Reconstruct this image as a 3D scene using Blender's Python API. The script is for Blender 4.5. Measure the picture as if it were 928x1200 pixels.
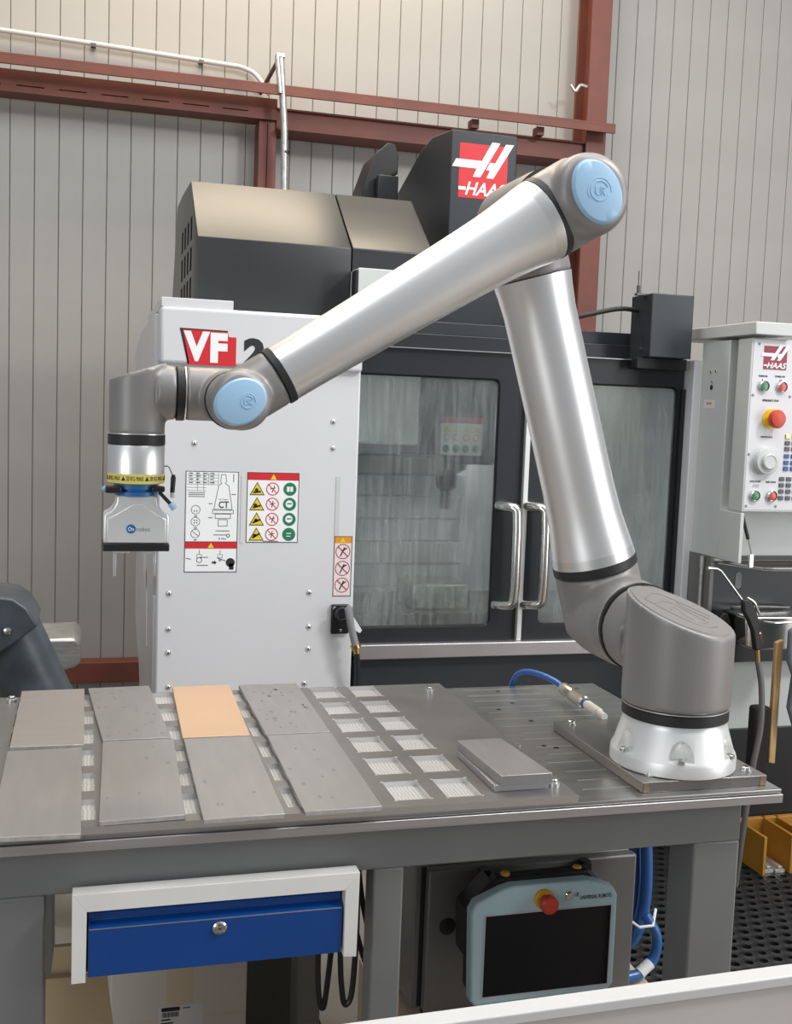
import bpy, bmesh, math, random
from mathutils import Vector, Matrix
import numpy as np
random.seed(7)
for o in list(bpy.data.objects): bpy.data.objects.remove(o)
scene = bpy.context.scene
COL = scene.collection
Z0 = 0.9                      # table height; geometry below is written relative to the table top
# ------------------------------------------------------------------ camera
cam = bpy.data.cameras.new('camera'); camo = bpy.data.objects.new('camera', cam); COL.objects.link(camo)
cam.sensor_fit = 'VERTICAL'; cam.sensor_height = 24.0; cam.lens = 1285.18 * 24 / 1200
cam.clip_start = 0.05; cam.clip_end = 60
Rr = (0.96225397, -0.26961656, 0.03707042); Rd = (0.01104077, -0.0974264, -0.99518149); Rf = (0.27192904, 0.95802662, -0.09077216)
camo.matrix_world = Matrix(((Rr[0], -Rd[0], -Rf[0], 0), (Rr[1], -Rd[1], -Rf[1], 0), (Rr[2], -Rd[2], -Rf[2], 0.6815 + Z0), (0, 0, 0, 1)))
scene.camera = camo
# ------------------------------------------------------------------ light
scene.view_settings.view_transform = 'Standard'; scene.view_settings.look = 'None'
scene.view_settings.gamma = 1.0; scene.view_settings.use_curve_mapping = False
scene.view_settings.exposure = 0.0
wd = bpy.data.worlds.new('hall'); scene.world = wd; wd.use_nodes = True
wd.node_tree.nodes['Background'].inputs[0].default_value = (0.92, 0.95, 1.0, 1)
wd.node_tree.nodes['Background'].inputs[1].default_value = 0.31
def area(name, loc, target, sx, sy, power, col=(1, 1, 1)):
    l = bpy.data.lights.new(name, 'AREA'); l.shape = 'RECTANGLE'; l.size = sx; l.size_y = sy; l.energy = power; l.color = col
    o = bpy.data.objects.new(name, l); COL.objects.link(o); o.location = loc
    o.rotation_euler = (Vector(target) - Vector(loc)).to_track_quat('-Z', 'Y').to_euler()
    return o
area('hall_lamp_key_offscreen', (4.2, 0.0, 5.2), (0.9, 3.2, 1.2), 0.8, 0.8, 150, (1, 0.98, 0.95))
area('hall_lamp_strip_offscreen', (-1.3, 1.2, 5.2), (-0.9, 1.7, 0.9), 1.0, 4.5, 70, (0.98, 0.99, 1))
area('hall_lamp_strip_offscreen', (1.7, 1.2, 5.2), (1.5, 1.7, 0.9), 1.1, 4.5, 95, (0.98, 0.99, 1))
area('hall_lamp_strip_offscreen', (4.2, 2.2, 5.2), (3.8, 2.5, 0.9), 1.0, 4.5, 70, (0.98, 0.99, 1))
area('hall_lamp_warm_offscreen', (0.7, 5.1, 5.3), (0.7, 5.15, 0.0), 2.6, 0.8, 105, (1, 0.84, 0.62))
area('side_fill_left_offscreen', (-4.5, -2.0, 1.9), (0.5, 2.5, 1.0), 2.4, 3.2, 80, (0.93, 0.97, 1))  # added side light, puts bright upright bands on the robot tubes
area('side_fill_right_offscreen', (5.6, -0.8, 1.9), (1.0, 2.4, 1.0), 2.2, 3.2, 105, (0.96, 0.98, 1))  # its added counterpart, kept low to light the front under the table
# ------------------------------------------------------------------ materials
MATS = {}
def mat(name, col=(0.5, 0.5, 0.5), rough=0.5, metal=0.0, var=0.0, vscale=8.0, bump=0.0, bscale=60.0, stretch=None, coat=0.0, emit=None, spec=None):
    if name in MATS: return MATS[name]
    m = bpy.data.materials.new(name); m.use_nodes = True; nt = m.node_tree; N = nt.nodes; L = nt.links
    b = N['Principled BSDF']; b.inputs['Base Color'].default_value = (*col, 1); b.inputs['Roughness'].default_value = rough; b.inputs['Metallic'].default_value = metal
    if spec is not None: b.inputs['Specular IOR Level'].default_value = spec
    if coat: b.inputs['Coat Weight'].default_value = coat; b.inputs['Coat Roughness'].default_value = 0.15
    if emit: b.inputs['Emission Color'].default_value = (*emit[0], 1); b.inputs['Emission Strength'].default_value = emit[1]
    tc = N.new('ShaderNodeTexCoord'); mp = N.new('ShaderNodeMapping'); L.new(tc.outputs['Object'], mp.inputs[0])
    if stretch: mp.inputs['Scale'].default_value = stretch
    n = N.new('ShaderNodeTexNoise'); n.inputs['Scale'].default_value = vscale; n.inputs['Detail'].default_value = 5; L.new(mp.outputs[0], n.inputs['Vector'])
    r = N.new('ShaderNodeValToRGB'); v = max(var, 0.02)
    r.color_ramp.elements[0].position = 0.3; r.color_ramp.elements[1].position = 0.72
    r.color_ramp.elements[0].color = (*[c * (1 - v) for c in col], 1); r.color_ramp.elements[1].color = (*[min(1, c * (1 + v)) for c in col], 1)
    L.new(n.outputs['Fac'], r.inputs[0]); L.new(r.outputs[0], b.inputs['Base Color'])
    if bump:
        n2 = N.new('ShaderNodeTexNoise'); n2.inputs['Scale'].default_value = bscale; n2.inputs['Detail'].default_value = 3; L.new(mp.outputs[0], n2.inputs['Vector'])
        bp = N.new('ShaderNodeBump'); bp.inputs['Strength'].default_value = bump; bp.inputs['Distance'].default_value = 0.004
        L.new(n2.outputs['Fac'], bp.inputs['Height']); L.new(bp.outputs[0], b.inputs['Normal'])
    MATS[name] = m
    return m
M = lambda n: MATS[n]
mat('wall_paint', (0.385, 0.372, 0.348), 0.6, var=0.05, vscale=3)
mat('wall_gap', (0.385, 0.372, 0.348), 0.6)
mat('red_steel', (0.165, 0.048, 0.031), 0.55, var=0.15, vscale=6)
mat('galv', (0.55, 0.55, 0.53), 0.4, 0.8, var=0.25, vscale=40)
mat('conduit', (0.62, 0.62, 0.58), 0.4)
mat('concrete', (0.20, 0.175, 0.148), 0.75, var=0.22, vscale=3.5, bump=0.1)
mat('rubber_mat', (0.014, 0.014, 0.015), 0.42, var=0.3, vscale=12)
mat('table_top', (0.40, 0.395, 0.385), 0.30, 0.9, var=0.16, vscale=5, stretch=(0.6, 9, 1), bump=0.06, bscale=30)
mat('edge_alu', (0.60, 0.59, 0.60), 0.34, 0.85, var=0.08, vscale=10, stretch=(0.3, 1, 20))
mat('frame_grey', (0.20, 0.205, 0.205), 0.42, var=0.06, vscale=4)
mat('fixture', (0.26, 0.255, 0.25), 0.38, 0.75, var=0.10, vscale=9)
mat('dark_steel', (0.16, 0.155, 0.15), 0.35, 0.8, var=0.25, vscale=7)
mat('plate_steel', (0.30, 0.29, 0.285), 0.32, 0.85, var=0.14, vscale=6, stretch=(3, 1, 1))
mat('rust_edge', (0.30, 0.22, 0.16), 0.5, 0.6, var=0.4, vscale=25)
mat('alu', (0.95, 0.945, 0.935), 0.36, 1.0, var=0.03, vscale=6)
mat('alu_ring', (0.84, 0.835, 0.82), 0.34, 1.0)
mat('alu_white', (0.86, 0.86, 0.85), 0.38, 0.55, var=0.03)
mat('cast_grey', (0.27, 0.258, 0.25), 0.42, 0.30, var=0.04, vscale=5, bump=0.03, bscale=500)
mat('cap_grey', (0.27, 0.258, 0.25), 0.42, 0.30)
mat('black_rubber', (0.018, 0.017, 0.018), 0.5)
mat('cap_blue', (0.36, 0.57, 0.78), 0.36, coat=0.2)
mat('cap_line', (0.24, 0.42, 0.62), 0.4)
mat('screw', (0.70, 0.70, 0.68), 0.22, 1.0)
mat('black', (0.012, 0.012, 0.013), 0.4)
mat('ink', (0.02, 0.02, 0.022), 0.6)
mat('white_enamel', (0.66, 0.66, 0.672), 0.35, var=0.02, vscale=3)
mat('white_side', (0.66, 0.66, 0.672), 0.35, var=0.02, vscale=3)
mat('white_print', (0.88, 0.88, 0.88), 0.45)
mat('red_print', (0.62, 0.022, 0.03), 0.45)
mat('red_dark', (0.27, 0.012, 0.04), 0.4)
mat('orange_print', (0.72, 0.30, 0.02), 0.45)
mat('yellow_print', (0.80, 0.58, 0.03), 0.45)
mat('green_print', (0.02, 0.19, 0.10), 0.45)
mat('pink_print', (0.80, 0.68, 0.66), 0.5)
mat('blue_print', (0.02, 0.16, 0.45), 0.4)
mat('grey_print', (0.25, 0.25, 0.26), 0.5)
mat('machine_dark', (0.027, 0.031, 0.036), 0.38, var=0.06, vscale=5)
mat('machine_hood', (0.030, 0.032, 0.034), 0.33, var=0.05, vscale=4)
mat('door_dark', (0.017, 0.019, 0.023), 0.35)
mat('stainless', (0.72, 0.70, 0.67), 0.2, 1.0, var=0.06, vscale=20, stretch=(20, 20, 1))
mat('sill', (0.52, 0.50, 0.51), 0.34, 0.8, var=0.1, vscale=4)
mat('interior', (0.80, 0.81, 0.84), 0.45, var=0.06)
mat('interior_white', (0.88, 0.90, 0.90), 0.4)
mat('console_grey', (0.56, 0.58, 0.565), 0.42)
mat('console_face', (0.66, 0.66, 0.68), 0.4)
mat('strip_dark', (0.10, 0.105, 0.10), 0.5)
mat('button_green', (0.03, 0.20, 0.07), 0.3, coat=0.3)
mat('button_red', (0.50, 0.05, 0.035), 0.3, coat=0.3)
mat('estop_red', (0.56, 0.055, 0.03), 0.38)
mat('yellow', (0.85, 0.58, 0.02), 0.4)
mat('label_yellow', (0.82, 0.70, 0.16), 0.45)
mat('amber', (0.75, 0.40, 0.03), 0.4)
mat('key_grey', (0.10, 0.105, 0.12), 0.5)
mat('key_blue', (0.04, 0.12, 0.30), 0.5)
mat('drawer_blue', (0.004, 0.06, 0.27), 0.30, var=0.08, vscale=5, coat=0.2)
mat('drawer_white', (0.82, 0.81, 0.78), 0.45, var=0.04)
mat('box_grey', (0.17, 0.165, 0.16), 0.36, 0.2, var=0.05)
mat('pendant_blue', (0.54, 0.75, 0.83), 0.42, var=0.03)
mat('screen', (0.004, 0.005, 0.009), 0.12)
mat('hose_blue', (0.022, 0.105, 0.33), 0.32, coat=0.2)
mat('brass', (0.62, 0.42, 0.16), 0.3, 1.0)
mat('nickel', (0.55, 0.51, 0.44), 0.28, 1.0, var=0.15, vscale=80)
mat('carton', (0.62, 0.48, 0.30), 0.8, var=0.06, vscale=4)
mat('carton_white', (0.66, 0.63, 0.58), 0.8, var=0.05, vscale=4)
mat('tape', (0.66, 0.57, 0.42), 0.5)
mat('plywood', (0.60, 0.49, 0.36), 0.7, var=0.12, vscale=3, stretch=(1, 8, 8))
mat('board_white', (0.60, 0.595, 0.585), 0.45)
mat('board_face', (0.55, 0.51, 0.475), 0.5, var=0.08, vscale=2, stretch=(1, 1, 5))
mat('yellow_steel', (0.42, 0.20, 0.025), 0.5, var=0.12)
mat('conveyor', (0.055, 0.066, 0.078), 0.36, var=0.35, vscale=14)
mat('scrap_alu', (0.62, 0.62, 0.60), 0.35, 0.7, var=0.2, vscale=14, stretch=(1, 1, 6))
mat('wood', (0.52, 0.33, 0.15), 0.6, var=0.25, vscale=10, stretch=(8, 8, 1))
mat('bristle', (0.018, 0.016, 0.015), 0.9, bump=0.5, bscale=200)
mat('cloth', (0.16, 0.19, 0.21), 0.8, var=0.2)
mat('blank_grey', (0.36, 0.35, 0.345), 0.36, 0.62, var=0.06, vscale=7, stretch=(6, 1, 1))
mat('blank_warm', (0.44, 0.405, 0.385), 0.36, 0.62, var=0.05, vscale=9, stretch=(1, 6, 1))
mat('blank_copper', (0.66, 0.44, 0.28), 0.42, 0.35, var=0.03, vscale=5)
mat('blank_edge', (0.62, 0.61, 0.59), 0.4, 0.6, var=0.15, vscale=60)
mat('spot', (0.265, 0.26, 0.255), 0.45, 0.5)
mat('paper', (0.72, 0.73, 0.74), 0.6)
def pocket_material():
    m = mat('pocket_alu', (0.80, 0.80, 0.78), 0.4, 0.35)
    nt = m.node_tree; N = nt.nodes; L = nt.links; b = N['Principled BSDF']
    tc = N.new('ShaderNodeTexCoord'); w = N.new('ShaderNodeTexWave'); w.inputs['Scale'].default_value = 46; w.inputs['Distortion'].default_value = 3.5; w.inputs['Detail'].default_value = 1
    L.new(tc.outputs['Object'], w.inputs[0])
    r = N.new('ShaderNodeValToRGB'); r.color_ramp.elements[0].color = (0.44, 0.44, 0.43, 1); r.color_ramp.elements[1].color = (0.60, 0.60, 0.59, 1); r.color_ramp.elements[0].position = 0.08; r.color_ramp.elements[1].position = 0.4
    L.new(w.outputs['Fac'], r.inputs[0]); L.new(r.outputs[0], b.inputs['Base Color'])
pocket_material()
def glass_material():
    m = bpy.data.materials.new('wet_pane'); m.use_nodes = True; nt = m.node_tree; N = nt.nodes; L = nt.links
    N.remove(N['Principled BSDF']); out = N['Material Output']
    tc = N.new('ShaderNodeTexCoord'); mp = N.new('ShaderNodeMapping'); L.new(tc.outputs['Object'], mp.inputs[0]); mp.inputs['Scale'].default_value = (30, 30, 3)
    n = N.new('ShaderNodeTexNoise'); n.inputs['Scale'].default_value = 2.2; n.inputs['Detail'].default_value = 8; n.inputs['Roughness'].default_value = 0.7; L.new(mp.outputs[0], n.inputs['Vector'])
    n2 = N.new('ShaderNodeTexNoise'); n2.inputs['Scale'].default_value = 2.6; n2.inputs['Detail'].default_value = 3; L.new(tc.outputs['Object'], n2.inputs['Vector'])
    mul = N.new('ShaderNodeMath'); mul.operation = 'MULTIPLY'; L.new(n.outputs['Fac'], mul.inputs[0]); L.new(n2.outputs['Fac'], mul.inputs[1])
    r = N.new('ShaderNodeMapRange'); r.inputs['From Min'].default_value = 0.14; r.inputs['From Max'].default_value = 0.42; r.inputs['To Min'].default_value = 0.02; r.inputs['To Max'].default_value = 0.30
    L.new(mul.outputs[0], r.inputs[0])
    ref = N.new('ShaderNodeBsdfRefraction'); ref.inputs['IOR'].default_value = 1.02; ref.inputs['Roughness'].default_value = 0.12; ref.inputs['Color'].default_value = (0.93, 0.97, 0.95, 1)
    tr = N.new('ShaderNodeBsdfTransparent'); tr.inputs['Color'].default_value = (0.93, 0.97, 0.95, 1)
    mx0 = N.new('ShaderNodeMixShader'); mx0.inputs[0].default_value = 0.6; L.new(tr.outputs[0], mx0.inputs[1]); L.new(ref.outputs[0], mx0.inputs[2])
    df = N.new('ShaderNodeBsdfDiffuse'); df.inputs['Color'].default_value = (0.80, 0.84, 0.84, 1)
    tl = N.new('ShaderNodeBsdfTranslucent'); tl.inputs['Color'].default_value = (0.80, 0.84, 0.84, 1)
    mxd = N.new('ShaderNodeMixShader'); mxd.inputs[0].default_value = 0.45; L.new(df.outputs[0], mxd.inputs[1]); L.new(tl.outputs[0], mxd.inputs[2])
    mx = N.new('ShaderNodeMixShader'); L.new(r.outputs[0], mx.inputs[0]); L.new(mx0.outputs[0], mx.inputs[1]); L.new(mxd.outputs[0], mx.inputs[2])
    gl = N.new('ShaderNodeBsdfGlossy'); gl.inputs['Roughness'].default_value = 0.05
    mg = N.new('ShaderNodeMixShader'); mg.inputs[0].default_value = 0.05; L.new(mx.outputs[0], mg.inputs[1]); L.new(gl.outputs[0], mg.inputs[2])
    L.new(mg.outputs[0], out.inputs[0]); MATS['wet_pane'] = m
glass_material()
# ------------------------------------------------------------------ mesh helpers
WL = {}
def vec(p): return Vector((p[0], p[1], p[2]))
class MB:
    def __init__(s): s.v = []; s.f = []; s.m = []; s.k = 0
    def mi(s, k): s.k = k; return s
    def add(s, vs, fs):
        o = len(s.v); s.v += [tuple(p) for p in vs]
        for f in fs: s.f.append([i + o for i in f]); s.m.append(s.k)
        return s
    def box(s, x0, x1, y0, y1, z0, z1):
        v = [(x0, y0, z0), (x1, y0, z0), (x1, y1, z0), (x0, y1, z0), (x0, y0, z1), (x1, y0, z1), (x1, y1, z1), (x0, y1, z1)]
        return s.add(v, [(0, 3, 2, 1), (4, 5, 6, 7), (0, 1, 5, 4), (1, 2, 6, 5), (2, 3, 7, 6), (3, 0, 4, 7)])
    def lathe(s, o, ax, prof, n=40, e1=None, sx=1.0, sy=1.0, close=True):
        o = vec(o); ax = vec(ax).normalized()
        if e1 is None:
            e1 = ax.orthogonal().normalized()
        else: e1 = (vec(e1) - ax * vec(e1).dot(ax)).normalized()
        e2 = ax.cross(e1); vs = []; fs = []
        for (r, h) in prof:
            for i in range(n):
                t = 2 * math.pi * i / n
                vs.append(o + ax * h + e1 * (math.cos(t) * r * sx) + e2 * (math.sin(t) * r * sy))
        for j in range(len(prof) - 1):
            for i in range(n):
                a = j * n + i; b = j * n + (i + 1) % n
                fs.append((a, b, b + n, a + n))
        if close:
            fs.append(tuple(reversed(range(n)))); fs.append(tuple(range((len(prof) - 1) * n, len(prof) * n)))
        return s.add(vs, fs)
    def cyl(s, p0, p1, r0, r1=None, n=24):
        p0 = vec(p0); p1 = vec(p1); r1 = r0 if r1 is None else r1
        return s.lathe(p0, p1 - p0, [(r0, 0), (r1, (p1 - p0).length)], n)
    def ball(s, c, r, n=20):
        prof = [(max(1e-4, r * math.sin(math.pi * j / 10)), -r * math.cos(math.pi * j / 10)) for j in range(11)]
        return s.lathe(c, (0, 0, 1), prof, n)
    def tube(s, pts, r, n=10):
        P = [vec(p) for p in pts]; vs = []; fs = []; prev = None
        for i, p in enumerate(P):
            t = (P[min(i + 1, len(P) - 1)] - P[max(i - 1, 0)]).normalized()
            if prev is None: e1 = t.orthogonal().normalized()
            else: e1 = (prev - t * prev.dot(t)).normalized()
            prev = e1; e2 = t.cross(e1); rr = r[i] if isinstance(r, (list, tuple)) else r
            for k in range(n):
                a = 2 * math.pi * k / n; vs.append(p + e1 * math.cos(a) * rr + e2 * math.sin(a) * rr)
        for j in range(len(P) - 1):
            for k in range(n):
                a = j * n + k; b = j * n + (k + 1) % n; fs.append((a, b, b + n, a + n))
        fs.append(tuple(reversed(range(n)))); fs.append(tuple(range((len(P) - 1) * n, len(P) * n)))
        return s.add(vs, fs)
    def prism(s, pts, axis, a, b):
        n = len(pts)
        def P(p, h):
            return (p[0], h, p[1]) if axis == 'y' else ((h, p[0], p[1]) if axis == 'x' else (p[0], p[1], h))
        vs = [P(p, a) for p in pts] + [P(p, b) for p in pts]
        fs = [tuple(range(n)), tuple(reversed(range(n, 2 * n)))] + [(i, i + n, (i + 1) % n + n, (i + 1) % n) for i in range(n)]
        return s.add(vs, fs)
    def build(s, name, mats, parent=None, bevel=0, smooth=True, label=None, kind=None, seg=2, angle=38, remesh=None):
        if isinstance(mats, str): mats = [mats]
        V = np.array(s.v, float); V[:, 2] += Z0
        lo = V.min(0); hi = V.max(0); c = (lo + hi) / 2
        if parent is None: c[2] = lo[2]
        me = bpy.data.meshes.new(name); me.from_pydata([tuple(p) for p in (V - c)], [], s.f)
        for m in mats: me.materials.append(M(m))
        if len(mats) > 1: me.polygons.foreach_set('material_index', s.m)
        bm = bmesh.new(); bm.from_mesh(me); bmesh.ops.recalc_face_normals(bm, faces=bm.faces); bm.to_mesh(me); bm.free()
        o = bpy.data.objects.new(name, me); COL.objects.link(o)
        pl = WL[parent.name] if parent else Vector((0, 0, 0))
        o.location = Vector(c) - pl; o.parent = parent; WL[o.name] = Vector(c)
        if smooth:
            me.polygons.foreach_set('use_smooth', [True] * len(me.polygons)); me.set_sharp_from_angle(angle=math.radians(angle))
        if remesh:
            md = o.modifiers.new('remesh', 'REMESH'); md.mode = 'VOXEL'; md.voxel_size = remesh[0]; md.use_smooth_shade = True
            ms = o.modifiers.new('smooth', 'SMOOTH'); ms.factor = 0.5; ms.iterations = remesh[1]
        if bevel:
            b = o.modifiers.new('bevel', 'BEVEL'); b.width = bevel; b.segments = seg; b.limit_method = 'ANGLE'; b.angle_limit = math.radians(40); b.harden_normals = False
        if label: o['label'] = label
        if kind: o['kind'] = kind
        return o
def tag(o, label, cat, group=None):
    o['label'] = label; o['category'] = cat
    if group: o['group'] = group
    return o
def thing(name, label, cat, loc, group=None):
    o = bpy.data.objects.new(name, None); COL.objects.link(o); o.empty_display_size = 0.05
    o.location = (loc[0], loc[1], loc[2] + Z0); WL[o.name] = Vector(o.location)
    return tag(o, label, cat, group)
def structure(o): o['kind'] = 'structure'; return o
_TX = {}
def text_data(s, bold=0.0, shear=0.0):
    k = (s, bold, shear)
    if k in _TX: return _TX[k]
    cu = bpy.data.curves.new('t', 'FONT'); cu.body = s; cu.size = 1.0; cu.offset = bold; cu.shear = shear; cu.resolution_u = 3; cu.extrude = 0.002
    ob = bpy.data.objects.new('t', cu); COL.objects.link(ob)
    dg = bpy.context.evaluated_depsgraph_get(); me = bpy.data.meshes.new_from_object(ob.evaluated_get(dg))
    V = [tuple(v.co) for v in me.vertices]; F = [tuple(p.vertices) for p in me.polygons]
    bpy.data.objects.remove(ob); bpy.data.curves.remove(cu); bpy.data.meshes.remove(me)
    A = np.array(V); A[:, :2] -= A[:, :2].min(0); A[:, :2] /= A[:, :2].max(0); A[:, 2] = (A[:, 2] > 0)
    _TX[k] = (A, F); return _TX[k]
def put_text(mb, s, x0, x1, z0, z1, y, bold=0.0, shear=0.0, fn=None, th=0.0006):
    A, F = text_data(s, bold, shear)
    vs = [(x0 + (x1 - x0) * a[0], y - th * a[2], z0 + (z1 - z0) * a[1]) for a in A]
    if fn: vs = [fn(p) for p in vs]
    return mb.add(vs, F)
class Flat:          # thin print on a wall that faces the viewer (-y)
    def __init__(s, y, th=0.0006): s.y = y; s.th = th; s.c = {}
    def mb(s, m): return s.c.setdefault(m, MB())
    def poly(s, m, pts, lift=0): s.mb(m).prism(pts, 'y', s.y, s.y - s.th * (1 + lift)); return s
    def rect(s, m, x0, x1, z0, z1, lift=0): return s.poly(m, [(x0, z0), (x1, z0), (x1, z1), (x0, z1)], lift)
    def line(s, m, a, b, w, lift=0):
        dx, dz = b[0] - a[0], b[1] - a[1]; l = math.hypot(dx, dz) or 1; nx, nz = -dz / l * w / 2, dx / l * w / 2
        return s.poly(m, [(a[0] + nx, a[1] + nz), (b[0] + nx, b[1] + nz), (b[0] - nx, b[1] - nz), (a[0] - nx, a[1] - nz)], lift)
    def disc(s, m, cx, cz, r, n=20, lift=0): return s.poly(m, [(cx + r * math.cos(2 * math.pi * i / n), cz + r * math.sin(2 * math.pi * i / n)) for i in range(n)], lift)
    def ring(s, m, cx, cz, r, w, n=24, lift=0):
        for i in range(n):
            a = 2 * math.pi * i / n; b = 2 * math.pi * (i + 1) / n
            s.poly(m, [(cx + q * math.cos(t), cz + q * math.sin(t)) for q, t in ((r, a), (r, b), (r - w, b), (r - w, a))], lift)
        return s
    def text(s, m, t, x0, x1, z0, z1, bold=0.0, shear=0.0, lift=0): put_text(s.mb(m), t, x0, x1, z0, z1, s.y, bold, shear, th=s.th * (1 + lift)); return s
    def frame(s, m, x0, x1, z0, z1, w, lift=0):
        s.rect(m, x0, x1, z0, z0 + w, lift); s.rect(m, x0, x1, z1 - w, z1, lift); s.rect(m, x0, x0 + w, z0, z1, lift); s.rect(m, x1 - w, x1, z0, z1, lift); return s
    def build(s, parent, names=None):
        nm = {'ink': 'black_print', 'red_print': 'red_band', 'white_print': 'white_lettering', 'yellow_print': 'warning_triangle_print', 'green_print': 'green_symbol_print', 'orange_print': 'orange_band', 'grey_print': 'grey_print', 'red_dark': 'red_field', 'pink_print': 'pink_print', 'blue_print': 'blue_print'}
        for m, b in s.c.items(): b.build((names or {}).get(m, nm.get(m, 'print')), m, parent, smooth=False, kind='stuff')
def haas_logo(fl, x0, x1, z0, z1, red):
    U = lambda u, v: (x0 + (x1 - x0) * u, z1 - (z1 - z0) * v)
    fl.rect(red, x0, x1, z0, z1)
    fl.poly('white_print', [U(*p) for p in ((.663, -.056), (.827, -.052), (.442, .602), (.288, .606), (.36, .45), (-.144, .445), (-.067, .3), (.46, .303))], 1)
    fl.poly('white_print', [U(*p) for p in ((.95, -.043), (1.115, -.046), (.71, .61), (.57, .61), (.635, .465), (.558, .46), (.635, .317), (.74, .325))], 1)
    a = U(.14, .95); b = U(.99, .70)
    fl.text('white_print', 'HAAS', a[0], b[0], a[1], b[1], 0.018, 0.3, 1)
    fl.rect('white_print', *sorted((U(0, 0)[0], U(.15, 0)[0])), *sorted((U(0, .86)[1], U(0, .80)[1])), 1)
def arc(c, r, a0, a1, n, e1, e2):
    c = vec(c); e1 = vec(e1); e2 = vec(e2)
    return [c + e1 * (r * math.cos(a0 + (a1 - a0) * i / n)) + e2 * (r * math.sin(a0 + (a1 - a0) * i / n)) for i in range(n + 1)]
def spline(P, n=8):
    P = [vec(p) for p in P]; out = []
    Q = [P[0] * 2 - P[1]] + P + [P[-1] * 2 - P[-2]]
    for i in range(1, len(Q) - 2):
        a, b, c, d = Q[i - 1:i + 3]
        for k in range(n):
            t = k / n
            out.append(0.5 * ((2 * b) + (c - a) * t + (2 * a - 5 * b + 4 * c - d) * t * t + (3 * b - a - 3 * c + d) * t ** 3))
    return out + [P[-1]]
def rrect(x0, x1, z0, z1, r, n=5):
    out = []
    for cx, cz, a in ((x1 - r, z1 - r, 0), (x0 + r, z1 - r, 90), (x0 + r, z0 + r, 180), (x1 - r, z0 + r, 270)):
        for i in range(n + 1):
            t = math.radians(a + 90 * i / n); out.append((cx + r * math.cos(t), cz + r * math.sin(t)))
    return out
def carve(o, cutters):            # cut pockets out of a finished mesh, then drop the cutters
    c = cutters.build('cutter', 'galv', None, smooth=False)
    md = o.modifiers.new('cut', 'BOOLEAN'); md.operation = 'DIFFERENCE'; md.object = c; md.solver = 'EXACT'
    dg = bpy.context.evaluated_depsgraph_get(); dg.update(); me = bpy.data.meshes.new_from_object(o.evaluated_get(dg)); o.modifiers.clear(); o.data = me
    bpy.data.objects.remove(c); me.polygons.foreach_set('use_smooth', [True] * len(me.polygons)); me.set_sharp_from_angle(angle=math.radians(28))
# ================================================================== the setting
structure(MB().box(-3.5, 6.0, -3.0, 6.3, -1.0, -0.9).build('floor', 'concrete', smooth=False))
wall = structure(MB().box(-3.5, 6.0, 6.008, 6.2, -0.9, 4.6).build('wall_back', 'wall_gap', smooth=False))
PITCH = 0.1185
pm = None
for i in range(-26, 42):
    x0 = 0.2028 + PITCH * i
    if pm is None:
        w = 0.0014
        pan = MB().prism([(x0 + w, 6.008), (x0 + w, 5.9985), (x0 + w + 0.003, 5.9955), (x0 + PITCH - w - 0.003, 5.9955), (x0 + PITCH - w, 5.9985), (x0 + PITCH - w, 6.008)], 'z', -0.88, 4.5)
        po = pan.build('wall_panel', 'wall_paint', wall, smooth=False); pm = po; base_x = x0
    else:
        c = pm.copy(); COL.objects.link(c); c.location.x = pm.location.x + (x0 - base_x); c.parent = wall
# steel frame of the hall
rail = structure(MB().box(-1.2, 2.80, 5.70, 5.795, 2.300, 2.314).box(-1.2, 2.80, 5.70, 5.712, 2.262, 2.302).build('trim_1', 'red_steel', bevel=0.002)); rail['label'] = 'thin rust red steel angle rail along the wall'
bl = structure(MB().prism([(5.82, 2.1655), (5.96, 2.1655), (5.96, 2.177), (5.84, 2.177), (5.84, 2.260), (5.96, 2.260), (5.96, 2.272), (5.82, 2.272)], 'x', -1.2, 0.932).build('trim_2', 'red_steel')); bl['label'] = 'rust red steel channel beam with slots'
sl = MB()
for i in range(7): sl.box(-0.55 + i * 0.2, -0.42 + i * 0.2, 5.81, 5.836, 2.195, 2.201)
carve(bl, sl)
br = structure(MB().box(0.93, 2.70, 5.83, 5.845, 2.118, 2.225).box(0.93, 2.70, 5.78, 5.98, 2.112, 2.124).box(0.93, 2.70, 5.81, 5.98, 2.218, 2.228).build('trim_3', 'red_steel', bevel=0.002)); br['label'] = 'rust red steel beam between post and column'
MB().box(1.98, 2.02, 5.76, 5.83, 2.225, 2.27).box(2.36, 2.40, 5.76, 5.83, 2.225, 2.27).build('spacer', 'red_steel', br, smooth=False)
ps = structure(MB().box(0.842, 0.934, 5.84, 5.99, -0.9, 2.165).build('trim_4', 'red_steel', bevel=0.003)); ps['label'] = 'rust red steel post under the channel beam'
carve(ps, MB().box(0.884, 0.889, 5.83, 5.856, 1.55, 2.15))
cb = structure(MB().box(2.672, 2.792, 5.80, 5.815, -0.9, 4.5).box(2.724, 2.740, 5.815, 5.98, -0.9, 4.5).box(2.672, 2.792, 5.975, 5.99, -0.9, 4.5).build('trim_5', 'red_steel', bevel=0.002)); cb['label'] = 'tall rust red steel column'
bb = structure(MB().box(-3.0, 6.0, 5.88, 5.99, -0.80, -0.69).build('baseboard_back', 'red_steel', bevel=0.004))
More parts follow.
